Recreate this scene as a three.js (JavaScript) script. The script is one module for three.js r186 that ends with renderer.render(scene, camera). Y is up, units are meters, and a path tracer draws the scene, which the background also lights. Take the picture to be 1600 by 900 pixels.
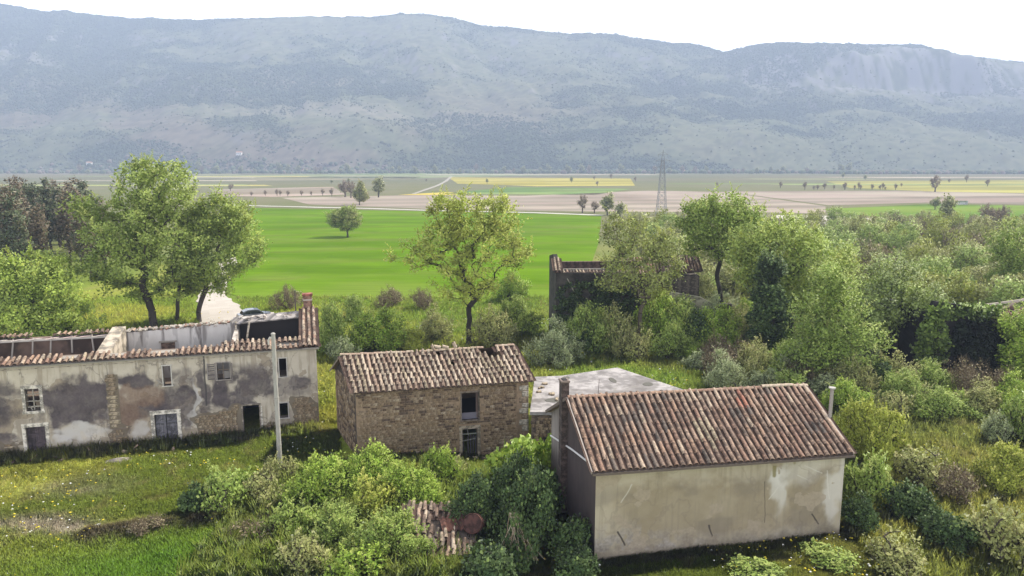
import * as THREE from 'three';
import { mergeGeometries } from 'three/addons/utils/BufferGeometryUtils.js';

// ---------- camera, sky, sun, exposure, air ----------
const scene = new THREE.Scene();
const camera = new THREE.PerspectiveCamera(42, 16 / 9, 0.5, 20000);
camera.position.set(0, 20, 0);
camera.rotation.x = -THREE.MathUtils.degToRad(9.3966);
const SUN_EL = THREE.MathUtils.degToRad(48), SUN_AZ = THREE.MathUtils.degToRad(33);   // azimuth: from +x towards -z
const sunDir = new THREE.Vector3(Math.cos(SUN_AZ) * Math.cos(SUN_EL), Math.sin(SUN_EL), -Math.sin(SUN_AZ) * Math.cos(SUN_EL));
{ // hazy, thinly veiled spring sky: white at the horizon, pale blue overhead, a broad glow round the sun
  const W = 1024, H = 512, d = new Float32Array(W * H * 4), v = new THREE.Vector3();
  for (let j = 0; j < H; j++) {
    const up = ((j + 0.5) / H - 0.5) * Math.PI, e = Math.max(0, Math.sin(up));
    for (let i = 0; i < W; i++) {
      const a = ((i + 0.5) / W - 0.5) * 2 * Math.PI;
      v.set(Math.cos(a) * Math.cos(up), Math.sin(up), Math.sin(a) * Math.cos(up));
      const g = Math.pow(Math.max(0, v.dot(sunDir)), 12) * 0.5, k = Math.pow(e, 0.55);
      const o = (j * W + i) * 4;
      const hz = 2.2 * Math.exp(-e * e / 0.06); d[o] = 0.98 * (1 - k) + 0.66 * k + g + hz; d[o + 1] = 0.99 * (1 - k) + 0.68 * k + g * 0.96 + hz; d[o + 2] = 1.01 * (1 - k) + 0.76 * k + g * 0.88 + hz * 1.02; d[o + 3] = 1;
      if (up < 0) { d[o] = 0.3; d[o + 1] = 0.31; d[o + 2] = 0.28; }
    }
  }
  const t = new THREE.DataTexture(d, W, H, THREE.RGBAFormat, THREE.FloatType);
  t.mapping = THREE.EquirectangularReflectionMapping; t.magFilter = THREE.LinearFilter; t.minFilter = THREE.LinearFilter; t.needsUpdate = true;
  scene.background = t; scene.environment = t;
}
const sun = new THREE.DirectionalLight(new THREE.Color().setRGB(1, 0.93, 0.80), 4.6);
sun.position.copy(sunDir).multiplyScalar(300).add(new THREE.Vector3(0, 0, -80)); sun.target.position.set(0, 0, -80);
sun.castShadow = true; sun.shadow.radius = 5; sun.shadow.mapSize.set(4096, 4096);
Object.assign(sun.shadow.camera, { left: -160, right: 160, top: 160, bottom: -160, near: 10, far: 700 });
sun.name = 'sun'; scene.add(sun, sun.target);
const EXPOSURE = 1.62;
scene.fog = new THREE.FogExp2(new THREE.Color().setRGB(0.60, 0.73, 1.0), 0.00032);

// ---------- helpers ----------
const mul = (s) => { let a = s >>> 0; return () => { a = (a + 0x6d2b79f5) | 0; let t = Math.imul(a ^ (a >>> 15), 1 | a); t = (t + Math.imul(t ^ (t >>> 7), 61 | t)) ^ t; return ((t ^ (t >>> 14)) >>> 0) / 4294967296; }; };
const V = (x, y, z) => new THREE.Vector3(x, y, z);
const rgb = (r, g, b) => new THREE.Color().setRGB(r, g, b);
const clamp = (x, a = 0, b = 1) => Math.min(b, Math.max(a, x));
const ss = (a, b, x) => { const t = clamp((x - a) / (b - a)); return t * t * (3 - 2 * t); };
const mix = (a, b, t) => a + (b - a) * t;
const mix3 = (a, b, t) => [mix(a[0], b[0], t), mix(a[1], b[1], t), mix(a[2], b[2], t)];
const hash = (x, y, s) => { let h = Math.imul(x, 374761393) ^ Math.imul(y, 668265263) ^ Math.imul(s, 1442695041); h = Math.imul(h ^ (h >>> 13), 1274126177); return ((h ^ (h >>> 16)) >>> 0) / 4294967296; };
const noise = (x, y, s = 0) => {      // value noise, 0..1
  const ix = Math.floor(x), iy = Math.floor(y); let u = x - ix, v = y - iy; u = u * u * (3 - 2 * u); v = v * v * (3 - 2 * v);
  return mix(mix(hash(ix, iy, s), hash(ix + 1, iy, s), u), mix(hash(ix, iy + 1, s), hash(ix + 1, iy + 1, s), u), v);
};
const fbm = (x, y, o = 4, s = 0) => { let a = 0.5, t = 0, n = 0; for (let i = 0; i < o; i++) { t += a * noise(x, y, s + i * 17); n += a; a *= 0.5; x = x * 2.03 + 5.1; y = y * 2.03 + 1.7; } return t / n; };
const g2 = (x, z, cx, cz, rx, rz) => Math.exp(-(((x - cx) / rx) ** 2 + ((z - cz) / rz) ** 2));
const enc = (x) => { x = clamp(x); return 255 * (x <= 0.0031308 ? x * 12.92 : 1.055 * Math.pow(x, 1 / 2.4) - 0.055); };
function colorTex(w, h, f, repeat = true) {       // f(u, v) -> linear rgb
  const d = new Uint8Array(w * h * 4);
  for (let j = 0; j < h; j++) for (let i = 0; i < w; i++) { const c = f((i + 0.5) / w, (j + 0.5) / h), o = (j * w + i) * 4; d[o] = enc(c[0]); d[o + 1] = enc(c[1]); d[o + 2] = enc(c[2]); d[o + 3] = 255; }
  const t = new THREE.DataTexture(d, w, h); t.colorSpace = THREE.SRGBColorSpace; t.magFilter = THREE.LinearFilter; t.minFilter = THREE.LinearMipmapLinearFilter; t.generateMipmaps = true;
  t.wrapS = t.wrapT = repeat ? THREE.RepeatWrapping : THREE.ClampToEdgeWrapping; t.needsUpdate = true; return t;
}
function grayTex(w, h, f) {
  const d = new Uint8Array(w * h * 4);
  for (let j = 0; j < h; j++) for (let i = 0; i < w; i++) { const c = clamp(f((i + 0.5) / w, (j + 0.5) / h)) * 255, o = (j * w + i) * 4; d[o] = d[o + 1] = d[o + 2] = c; d[o + 3] = 255; }
  const t = new THREE.DataTexture(d, w, h); t.magFilter = THREE.LinearFilter; t.wrapS = t.wrapT = THREE.RepeatWrapping; t.needsUpdate = true; return t;
}
// periodic noise for tiling textures
const pnoise = (x, y, p, s) => { const ix = Math.floor(x), iy = Math.floor(y); let u = x - ix, v = y - iy; u = u * u * (3 - 2 * u); v = v * v * (3 - 2 * v); const w = (a) => ((a % p) + p) % p; return mix(mix(hash(w(ix), w(iy), s), hash(w(ix + 1), w(iy), s), u), mix(hash(w(ix), w(iy + 1), s), hash(w(ix + 1), w(iy + 1), s), u), v); };
const pfbm = (u, v, p, o, s) => { let a = 0.5, t = 0, n = 0; for (let i = 0; i < o; i++) { t += a * pnoise(u * p, v * p, p, s + i * 13); n += a; a *= 0.55; p *= 2; } return t / n; };

const used = {};
const numbered = (n) => { const k = (used[n] = (used[n] ?? -1) + 1); return k ? n + '_' + String(k).padStart(3, '0') : n; };
function tag(o, label, category, group, kind) { if (label) o.userData.label = label; if (category) o.userData.category = category; if (group) o.userData.group = group; if (kind) o.userData.kind = kind; return o; }
function thing(name, label, category, pos, turn = 0, group) { const o = new THREE.Group(); o.name = numbered(name); o.position.set(...pos); o.rotation.y = turn; tag(o, label, category, group); scene.add(o); return o; }
function copyOf(src, label, pos, turn = 0, scale = 1, group) {
  const o = src.clone(); o.name = numbered(src.name.replace(/_\d{3}$/, '')); o.userData = { ...src.userData }; if (label) o.userData.label = label; if (group) o.userData.group = group;
  o.position.set(...pos); o.rotation.y = turn; if (Array.isArray(scale)) o.scale.set(...scale); else o.scale.setScalar(scale); scene.add(o); return o;
}
function part(name, geo, mat, parent, label, kind) { const m = new THREE.Mesh(geo, mat); m.name = name; m.castShadow = m.receiveShadow = true; if (label) m.userData.label = label; if (kind) m.userData.kind = kind; parent.add(m); return m; }
function structure(name, geo, mat, label) { const m = part(numbered(name), geo, mat, scene); m.userData.kind = 'structure'; if (label) m.userData.label = label; return m; }

class MB {                                        // collects faces with flat or given normals and vertex colours
  constructor() { this.p = []; this.n = []; this.c = []; this.u = []; }
  tri(a, b, c, col, na, nb, nc) {
    if (!na) { const e = b.clone().sub(a).cross(c.clone().sub(a)).normalize(); na = nb = nc = e; }
    for (const [v, n] of [[a, na], [b, nb], [c, nc]]) { this.p.push(v.x, v.y, v.z); this.n.push(n.x, n.y, n.z); this.c.push(col[0], col[1], col[2]); this.u.push(v.x + v.z * 0.37, v.y + v.z * 0.2); }
  }
  quad(a, b, c, d, col) { this.tri(a, b, c, col); this.tri(a, c, d, col); }
  box(cx, cy, cz, sx, sy, sz, col = [1, 1, 1], q, jit = 0, rnd) {
    const P = []; for (let i = 0; i < 8; i++) { const v = V((i & 1 ? .5 : -.5) * sx, (i & 2 ? .5 : -.5) * sy, (i & 4 ? .5 : -.5) * sz); if (jit) v.add(V((rnd() - .5) * jit, (rnd() - .5) * jit, (rnd() - .5) * jit)); if (q) v.applyQuaternion(q); P.push(v.add(V(cx, cy, cz))); }
    for (const f of [[4, 5, 7, 6], [1, 0, 2, 3], [0, 4, 6, 2], [5, 1, 3, 7], [6, 7, 3, 2], [0, 1, 5, 4]]) this.quad(P[f[0]], P[f[1]], P[f[2]], P[f[3]], col);
    return this;
  }
  bar(a, b, w, h, col = [1, 1, 1]) {              // a beam from a to b
    const d = b.clone().sub(a), L = d.length(), q = new THREE.Quaternion().setFromUnitVectors(V(0, 0, 1), d.clone().divideScalar(L)), m = a.clone().add(b).multiplyScalar(.5);
    return this.box(m.x, m.y, m.z, w, h, L, col, q);
  }
  tube(pts, radii, seg = 6, col = [1, 1, 1], cap = false) {
    let prev = null, ref = V(0.31, 0.2, 0.93).normalize();
    const rings = pts.map((p, i) => {
      const t = (pts[Math.min(i + 1, pts.length - 1)].clone().sub(pts[Math.max(i - 1, 0)])).normalize(); if (Math.abs(t.dot(ref)) > .95) ref = V(1, 0, 0);
      const x = ref.clone().sub(t.clone().multiplyScalar(ref.dot(t))).normalize(), y = t.clone().cross(x); ref = x;
      return Array.from({ length: seg }, (_, k) => { const a = k / seg * 2 * Math.PI, n = x.clone().multiplyScalar(Math.cos(a)).add(y.clone().multiplyScalar(Math.sin(a))); return [p.clone().add(n.clone().multiplyScalar(radii[i])), n]; });
    });
    for (let i = 0; i + 1 < rings.length; i++) for (let k = 0; k < seg; k++) {
      const [a, na] = rings[i][k], [b, nb] = rings[i][(k + 1) % seg], [c, nc] = rings[i + 1][(k + 1) % seg], [d, nd] = rings[i + 1][k];
      this.tri(a, b, c, col, na, nb, nc); this.tri(a, c, d, col, na, nc, nd);
    }
    if (cap) for (const e of [0, rings.length - 1]) for (let k = 1; k + 1 < seg; k++) { const r = rings[e].map((x) => x[0]); e ? this.tri(r[0], r[k], r[k + 1], col) : this.tri(r[0], r[k + 1], r[k], col); }
    return this;
  }
  geo() {
    const g = new THREE.BufferGeometry();
    g.setAttribute('position', new THREE.Float32BufferAttribute(this.p, 3)); g.setAttribute('normal', new THREE.Float32BufferAttribute(this.n, 3)); g.setAttribute('color', new THREE.Float32BufferAttribute(this.c, 3)); g.setAttribute('uv', new THREE.Float32BufferAttribute(this.u, 2));
    return g;
  }
}
const std = (r, g, b, rough = 0.9, extra = {}) => new THREE.MeshStandardMaterial({ color: rgb(r, g, b), roughness: rough, ...extra });
const vcol = (rough = 0.92, extra = {}) => new THREE.MeshPhysicalMaterial({ color: 0xffffff, vertexColors: true, roughness: rough, specularIntensity: .25, ...extra });
const M = { v: vcol(), bark: vcol(0.95), dark: std(.012, .011, .012), wood: std(.16, .12, .09), oldWood: std(.30, .27, .23) };
const leafMat = () => new THREE.MeshPhysicalMaterial({ color: 0xffffff, vertexColors: true, roughness: 0.75, specularIntensity: 0.35, transmission: 0.38, thickness: 0, side: THREE.DoubleSide });
const LEAF = leafMat();

// ---------- the lie of the land ----------
const LH = { x: -35.2, z: -49.4, t: 0.265 }, SH = { x: -10.64, z: -49.1, t: 0.24, sk: 0.21 }, FH = { x: 4.19, z: -35.43, t: 0.2 };
const local = (h, x, z) => { const dx = x - h.x, dz = z - h.z, c = Math.cos(h.t), s = Math.sin(h.t); return [dx * c - dz * s, -(dx * s + dz * c)]; };   // along the front, depth behind it
const segD = (x, z, ax, az, bx, bz) => { const t = clamp(((x - ax) * (bx - ax) + (z - az) * (bz - az)) / ((bx - ax) ** 2 + (bz - az) ** 2)); return Math.hypot(x - ax - t * (bx - ax), z - az - t * (bz - az)); };
const mound = (x, z) => Math.max(0, 1 - segD(x, z, -22.6, -37.6, -15.5, -40.4) / 1.3) * (0.5 + 0.9 * noise(x * 1.3, z * 1.3, 5));
function T(x, z) {
  const near = ss(-135, -110, z);
  return near * ((fbm(x * .09, z * .09, 3, 3) - .5) * .5 + (fbm(x * .5, z * .5, 2, 8) - .5) * .16 * ss(-90, -70, z)) * ss(3, 9, Math.min(Math.hypot(x - 11, z + 40), 40) - 3) * .8
    - .8 * g2(x, z, -.5, -50.5, 4.2, 3.2) - .22 * g2(x, z, -25, -50, 12, 4) + mound(x, z) * .42;
}
const inRect = (h, x, z, a0, a1, d0, d1) => { const [a, d] = local(h, x, z); return a > a0 && a < a1 && d > d0 && d < d1; };
const ROAD = [[-66.8, -173.8], [-54.9, -143.6], [-50.4, -126.2], [-45.2, -111.9], [-39.7, -100.5], [-35.5, -90.8], [-31.0, -81.5]];
const roadD = (x, z) => { let d = 1e9; for (let i = 0; i + 1 < ROAD.length; i++) d = Math.min(d, segD(x, z, ...ROAD[i], ...ROAD[i + 1])); return d; };
const built = (x, z, m = 0) => inRect(LH, x, z, -8 - m, 21.2 + m, -m, 7 + m) || inRect(SH, x, z, -1.2 - m, 12.2 + m, -m, 6 + m) || inRect(FH, x, z, -m, 14 + m, -m, 8.9 + m) || (x > 1 && x < 12 && z < -49.5 && z > -60);

// ground colour: what grows where (lush, olive, bare and trampled patches), plus shade painted before the walls
function groundColor(x, z) {
  const n1 = fbm(x * .12, z * .12, 4, 21), n2 = fbm(x * .9, z * .9, 3, 31), n3 = fbm(x * .035, z * .035, 3, 41);
  let c = mix3([.17, .24, .03], [.28, .31, .05], ss(.35, .65, n1));
  c = mix3(c, [.11, .20, .022], ss(.52, .7, n3) * .6);
  c = mix3(c, [.29, .26, .10], ss(.62, .78, n2) * .45);
  const lush = g2(x, z, -14, -34, 12, 4.2); c = mix3(c, mix3([.08, .20, .015], [.15, .29, .025], n2), clamp(lush * 1.2));
  const dry = g2(x, z, -27, -39.2, 3.5, 1.0) + g2(x, z, -24.5, -38.4, 1.6, .7) + .6 * g2(x, z, -27, -44, 3, 1.5); c = mix3(c, mix3([.26, .23, .14], [.36, .33, .24], n2), clamp(dry * (n2 + .35)));
  c = mix3(c, mix3([.09, .075, .04], [.18, .16, .08], n2), clamp(mound(x, z) * 1.1));
  const wallShade = inRect(LH, x, z, -9, 22, -1.3, .5) || inRect(SH, x, z, -1, 13, -1.0, .5) || inRect(FH, x, z, -.5, 14.5, -.9, .5); if (wallShade) c = mix3(c, [.06, .055, .025], .55 * ss(.3, .6, n2 + .1));  // strip before each house front darkened: wall shade put into the ground colour
  c = mix3(c, [.32, .31, .04], g2(x, z, -13.5, -58, 3, 4) * .8); c = mix3(c, mix3([.13, .26, .02], [.22, .33, .04], n2), clamp(g2(x, z, 12, -68, 9, 6) * 1.1));
  const wood = clamp(g2(x, z, 62, -95, 45, 70)); c = mix3(c, mix3([.16, .17, .06], [.25, .23, .11], n2), wood * .8);
  if (z < -100) { const f = ss(-100, -240, z); c = mix3(c, mix3([.15, .17, .07], [.22, .20, .13], n3), f); }
  if (z < -600) c = mix3(c, mix3([.13, .15, .075], [.22, .19, .13], fbm(x * .004, z * .008, 4, 6)), ss(-600, -1000, z));
  return c;
}

// ---------- ground, fields, road ----------
const fineTex = colorTex(256, 256, (u, v) => { const n = pfbm(u, v, 8, 5, 3), m = pfbm(u, v, 32, 3, 9); const k = .55 + .45 * clamp(n * .8 + (m - .5) * 1.2 + .1); return [k, k, k * .96]; });
const fineBump = grayTex(256, 256, (u, v) => pfbm(u, v, 24, 4, 4));
function axis(parts) { const r = []; for (const [a, b, s] of parts) { const n = Math.max(1, Math.round(Math.abs(b - a) / s)); for (let i = 0; i < n; i++) r.push(a + (b - a) * i / n); } r.push(parts[parts.length - 1][1]); return r; }
function sheet(xs, zs, hf, cf, uvs = 1) {
  const nx = xs.length, nz = zs.length, p = new Float32Array(nx * nz * 3), c = new Float32Array(nx * nz * 3), u = new Float32Array(nx * nz * 2), id = [];
  for (let j = 0; j < nz; j++) for (let i = 0; i < nx; i++) { const o = j * nx + i, x = xs[i], z = zs[j], q = cf(x, z); p[o * 3] = x; p[o * 3 + 1] = hf(x, z); p[o * 3 + 2] = z; c.set(q, o * 3); u[o * 2] = x / uvs; u[o * 2 + 1] = -z / uvs; if (i && j) id.push(o - nx - 1, o, o - 1, o - nx - 1, o - nx, o); }
  const g = new THREE.BufferGeometry(); g.setAttribute('position', new THREE.BufferAttribute(p, 3)); g.setAttribute('color', new THREE.BufferAttribute(c, 3)); g.setAttribute('uv', new THREE.BufferAttribute(u, 2)); g.setIndex(id); g.computeVertexNormals(); return g;
}
{
  const xs = axis([[-5000, -1500, 700], [-1500, -400, 70], [-400, -90, 8], [-90, -45, 1.4], [-45, 35, .42], [35, 90, 1.2], [90, 400, 8], [400, 1500, 70], [1500, 5000, 700]]);
  const zs = axis([[600, 0, 100], [0, -32, 4], [-32, -62, .36], [-62, -120, .9], [-120, -400, 7], [-400, -1400, 25], [-1400, -2400, 60], [-2400, -5400, 1000]]);
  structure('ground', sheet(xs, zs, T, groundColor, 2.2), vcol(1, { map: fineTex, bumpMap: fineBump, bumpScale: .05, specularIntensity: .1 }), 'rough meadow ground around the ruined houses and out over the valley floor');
}
function field(name, pts, y, cf, label, cell = 8, stripes) {
  const shape = new THREE.Shape(pts.map(([x, z]) => new THREE.Vector2(x, -z))), xs0 = pts.map((p) => p[0]), zs0 = pts.map((p) => p[1]);
  // a grid clipped to the outline: corners are pulled onto the nearest edge so that the border stays clean
  const tri = new THREE.ShapeGeometry(shape, 1), pos = tri.attributes.position; const b = new MB();
  const rec = (a, q, c, d) => { const m = Math.max(a.distanceTo(q), q.distanceTo(c), c.distanceTo(a)); if (m > cell && d < 9) { let [P, Q, R] = [a, q, c]; if (q.distanceTo(c) === m) [P, Q, R] = [q, c, a]; else if (c.distanceTo(a) === m) [P, Q, R] = [c, a, q]; const mm = P.clone().lerp(Q, .5); rec(P, mm, R, d + 1); rec(mm, Q, R, d + 1); } else { const w = [a, q, c].map((v) => V(v.x, y + (y === .06 ? T(v.x, -v.y) : 0), -v.y)), N = V(0, 1, 0); w.forEach((v) => { b.p.push(v.x, v.y, v.z); b.n.push(0, 1, 0); const k = cf(v.x, v.z); b.c.push(k[0], k[1], k[2]); b.u.push(v.x / 40, -v.z / 40); }); } };
  const ix = tri.index.array; for (let i = 0; i < ix.length; i += 3) rec(...[0, 1, 2].map((k) => V(pos.getX(ix[i + k]), pos.getY(ix[i + k]), 0)), 0);
  return structure(name, b.geo(), vcol(1, stripes ? { map: stripes, specularIntensity: .08 } : { specularIntensity: .08 }), label);
}
const rowTex = colorTex(128, 512, (u, v) => { const k = .8 + .2 * pnoise(u * 3, v * 90, 90, 3) - .12 * pnoise(u * 8, v * 256, 256, 7); return [k, k, k]; });
const furrow = colorTex(128, 512, (u, v) => { const k = .78 + .22 * pnoise(u * 2, v * 64, 64, 5); return [k, k, k]; });
const F = {
  green: [[-48.6, -119.6], [-83.4, -228.3], [-119.9, -345.8], [-27, -317.9], [35.5, -297.8], [22.1, -190.9], [15, -143.6], [9.3, -108], [-8.8, -103], [-21.5, -104.3], [-34, -107], [-41, -112]],
  rape1: [[-96.5, -1143.7], [163.1, -1044], [114.5, -705.2], [23.2, -684.9], [-55.6, -773.7]],
  rape2: [[367.9, -888.8], [729.8, -960.2], [388.2, -509.2], [313.3, -544.1], [282.7, -630.6]],
  plough1: [[-137.7, -451.2], [-62.1, -488.3], [8.1, -478.4], [101.4, -570.2], [152, -544.1], [150.5, -361.7], [127.3, -305.5], [106.7, -313.6], [27, -320.5], [-28.2, -334], [-101.4, -376]],
  plough2: [[156, -556.9], [289.6, -570.2], [372.3, -488.3], [276.4, -364], [216, -394], [154.5, -367.3]],
  green2: [[138.5, -336], [209.2, -379], [272.3, -356.2], [190.1, -247.6], [148.2, -255.7], [136, -301.6]],
  plough3: [[101.4, -297.8], [131, -290.4], [143, -250.2], [186, -245], [176, -228], [95, -243]],
  greenb: [[0, -665.8], [69.4, -630.6], [97, -614.3], [53.8, -491], [-47.4, -512]],
  plough4: [[-238.2, -598.9], [-157.7, -665.8], [-109.8, -498.5], [-146, -462], [-186.5, -478.4]],
  pale: [[-352.9, -888.8], [-135.1, -1000.4], [-141.9, -1195], [-385.2, -1195]],
  greenc: [[-557.5, -1205], [-231.7, -1717], [119.2, -1413.6], [-94, -1147], [-139, -1044]],
  yel3: [[-74.5, -492], [-46.1, -544.1], [-25.9, -515], [-43.7, -491]],
};
const patch = (a, b, s, k = 1) => (x, z) => { const st = noise((x * .22 + z) * .055, x * .002, 51), q = mix3(a, b, ss(.3, .7, fbm(x * s * k, z * s, 4, 77))), g = .8 + .36 * ss(.42, .58, st); return [q[0] * g, q[1] * (g * .8 + .2 + (st > .68 ? .08 : 0)), q[2] * g]; };
field('green_wheat_field', F.green, .06, (x, z) => { const n = fbm(x * .03, z * .12, 4, 12), m = fbm(x * .2, z * .5, 3, 19); let c = mix3([.082, .165, .0], [.122, .23, .002], ss(.3, .7, n * .7 + m * .3)); c = mix3(c, [.20, .22, .06], ss(.54, .72, fbm(x * .05 + 9, z * .09, 4, 66)) * .3); const tl = Math.abs(((x * .30 + z * .95) % 21 + 21) % 21 - 10.5); if (tl < .9) c = mix3(c, [.13, .15, .03], .4 * ss(.9, .4, Math.abs(tl - .5))); c = mix3(c, [.17, .24, .03], ss(-132, -104, z + 14 * (m - .5)) * .8); return c; }, 'bright green young wheat field behind the houses', 3.2, rowTex);
field('ploughed_field', F.plough1, .05, patch([.23, .185, .15], [.31, .26, .215], .02), 'pinkish brown ploughed field beyond the green wheat field', 14, furrow);
field('ploughed_field', F.plough2, .05, patch([.24, .195, .16], [.31, .26, .215], .02), 'ploughed brown field beside the small bright green field', 14, furrow);
field('ploughed_field', F.plough3, .05, patch([.34, .30, .26], [.42, .38, .34], .03), 'pale ploughed strip in front of the small bright green field', 14, furrow);
field('ploughed_field', F.plough4, .05, patch([.28, .22, .17], [.36, .30, .25], .02), 'pale ploughed field to the side of the big poplar crown', 14, furrow);
field('green_crop_field', F.green2, .07, patch([.10, .17, .02], [.15, .22, .03], .03), 'small bright green crop field on the right of the valley floor', 10, rowTex);
field('green_crop_field', F.greenb, .05, patch([.12, .20, .06], [.18, .24, .08], .02), 'muted green strip in front of the yellow field', 20, furrow);
field('green_crop_field', F.greenc, .05, patch([.14, .20, .08], [.22, .24, .12], .006, .4), 'pale green meadow at the far edge of the valley', 40, furrow);
field('rapeseed_field', F.rape1, .05, patch([.33, .28, .06], [.40, .34, .09], .015), 'yellow flowering field in the middle of the valley', 25, furrow);
field('rapeseed_field', F.rape2, .05, patch([.28, .26, .08], [.36, .32, .10], .012), 'yellow flowering strip on the right of the valley', 25, furrow);
field('rapeseed_field', F.yel3, .05, patch([.38, .30, .05], [.46, .38, .08], .03), 'thin yellow strip near the lone valley trees', 15, furrow);
field('fallow_field', F.pale, .05, patch([.22, .20, .12], [.27, .24, .16], .01), 'pale fallow field in the far valley', 30, furrow);
{ const r = mul(505); for (let i = 0; i < 26; i++) { const d = 520 + 900 * Math.pow(r(), .8), x = (r() * 2 - 1) * d * .75, w = 60 + 160 * r(), h = 14 + 34 * r() * d / 900, k = .25 * (r() - .5) * w; if ((x > -140 && x < 420 && d < 720) || (x > -130 && x < 190 && d < 1180)) continue; const cs = [[.22, .25, .10], [.34, .29, .22], [.28, .29, .15], [.40, .35, .12], [.18, .24, .08], [.38, .33, .27]][i % 6]; field(['green_crop_field', 'ploughed_field', 'fallow_field', 'rapeseed_field', 'green_crop_field', 'ploughed_field'][i % 6], [[x - w, -d], [x + w, -d + k], [x + w * .9, -d - h + k], [x - w * 1.1, -d - h]], .03 + i * .002, patch(cs, cs.map((v) => v * 1.25), .02), null, 30, furrow); } }
function ribbon(pts, widths, y, cf) {
  const c = new THREE.CatmullRomCurve3(pts.map(([x, z]) => V(x, 0, z))), N = pts.length * 10, b = new MB(), row = [];
  for (let i = 0; i <= N; i++) { const p = c.getPoint(i / N), t = c.getTangent(i / N), s = V(-t.z, 0, t.x).normalize(), w = mix(widths[Math.floor(i / N * (widths.length - 1))], widths[Math.min(widths.length - 1, Math.floor(i / N * (widths.length - 1)) + 1)], i / N * (widths.length - 1) % 1); row.push([-1, -.5, 0, .5, 1].map((k) => { const e = p.clone().add(s.clone().multiplyScalar(k * w / 2 * (1 + (Math.abs(k) === 1 ? (noise(i * .7, k * 3, 2) - .5) * .35 : 0)))); e.y = y + Math.max(T(e.x, e.z), -.05) + (Math.abs(k) < 1 ? .04 : .01); return e; })); }
  for (let i = 0; i < N; i++) for (let k = 0; k < 4; k++) b.quad(row[i][k], row[i][k + 1], row[i + 1][k + 1], row[i + 1][k], cf(row[i][k].x, row[i][k].z));
  return b.geo();
}
structure('dirt_road', ribbon(ROAD, [3, 3.4, 3.6, 4.2, 6, 7, 6.5], .06, (x, z) => { const n = fbm(x * .8, z * .8, 3, 3); return mix3([.36, .32, .28], [.48, .44, .39], n); }), vcol(.95), 'pale gravel road behind the long ruined farmhouse');
structure('farm_road', ribbon([[-150, -375], [-124, -363], [-69.5, -342], [-27.4, -323.5], [7.9, -311], [36, -295]], [4.5, 4.5], .1, (x, z) => mix3([.42, .40, .36], [.5, .48, .44], noise(x * .2, z * .2, 3))), vcol(.95), 'pale farm road along the far edge of the wheat field');
structure('farm_road', ribbon([[-66, -505], [-71.9, -773.7], [-96.3, -1201]], [3, 4], .12, () => [.30, .28, .24]), vcol(.95), 'thin pale farm road running towards the mountain foot');

// ---------- the mountain ----------
const R1 = [[-9000, 520], [-6500, 600], [-4600, 500], [-3183, 566], [-2687, 608], [-2319, 624], [-1953, 617], [-1712, 589], [-1469, 566], [-1225, 561], [-980, 559], [-735, 566], [-490, 573], [-245, 573], [-123, 554], [123, 526], [368, 514], [615, 488], [838, 452], [1300, 400], [2000, 380], [3200, 340], [5000, 380], [9000, 420]];
const R2 = [[-9000, -300], [0, -300], [500, 330], [618, 385], [740, 430], [838, 452], [935, 472], [1021, 481], [1231, 472], [1478, 465], [1652, 443], [1727, 427], [1778, 420], [1977, 408], [2352, 372], [2721, 388], [3222, 353], [5000, 300], [9000, 330]];
const lerpT = (t, x) => { let i = 0; while (i < t.length - 2 && x > t[i + 1][0]) i++; const k = clamp((x - t[i][0]) / (t[i + 1][0] - t[i][0])); return mix(t[i][1], t[i + 1][1], k); };
const ridged = (x, y, s) => { let a = .5, t = 0; for (let i = 0; i < 4; i++) { t += a * (1 - Math.abs(2 * noise(x, y, s + i * 7) - 1)); x *= 2.1; y *= 2.1; a *= .5; } return t; };
function mountH(x, z) {
  const d = -z, wob = (fbm(x * .0012, 3.3, 3, 5) - .5) * 240, t1 = clamp((d - 1780 - wob * .6) / 1220), h1 = lerpT(R1, x);
  const prof = (t) => t < 1 ? .10 * ss(0, .18, t) * (1 - t) + Math.pow(t, 1.25) * (1 - .0 * t) : 1;
  let h = h1 * prof(t1) - Math.max(0, d - 3000) * .09;
  const gul = (ridged(x * .0042 + .0012 * d, d * .0011, 31) - .55) * 78 * Math.sin(Math.PI * clamp(t1 * .93)) ** .8;
  h += gul + (fbm(x * .008, d * .008, 4, 3) - .5) * 42 * clamp(t1 * 3) * clamp((1.06 - t1) * 5);
  // the nearer spur on the right, with its broken cliff band
  const h2 = lerpT(R2, x), t2 = clamp((d - 1800 - wob * .5) / 1190); const cl = ss(560, 900, x) * ss(2200, 1650, x);
  let p2 = .55 * Math.pow(t2, 1.05) + .10 * ss(0, .3, t2); p2 += (1 - .65) * ss(.60 + (fbm(x * .004, 1, 3, 9) - .5) * .34, .80 + (fbm(x * .005, 2, 3, 10) - .5) * .3, t2); p2 = mix(Math.pow(t2, 1.15), Math.min(1, p2), cl);
  const s = h2 * p2 - Math.max(0, d - 2990) * .3 + (ridged(x * .006 - .002 * d, d * .0016, 57) - .5) * 60 * Math.sin(Math.PI * clamp(t2 * .95)) + (fbm(x * .01, d * .01, 4, 13) - .5) * 34 * clamp(t2 * 3) * clamp((1.04 - t2) * 6);
  return Math.max(h, s) * ss(0, .04, Math.max(t1, t2)) + (fbm(x * .05, d * .05, 2, 63) - .5) * 7 * clamp(Math.max(t1, t2) * 5) - .3;
}
const woodsAt = (x, d) => { const big = fbm(x * .0011 + 4, d * .0021, 4, 95), n = fbm(x * .006, d * .012, 5, 91), gl = ridged(x * .0042 + .0012 * d, d * .0011, 31); return clamp(ss(.40, .60, big * .55 + n * .45) + (.60 - gl) * .9); };
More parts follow.
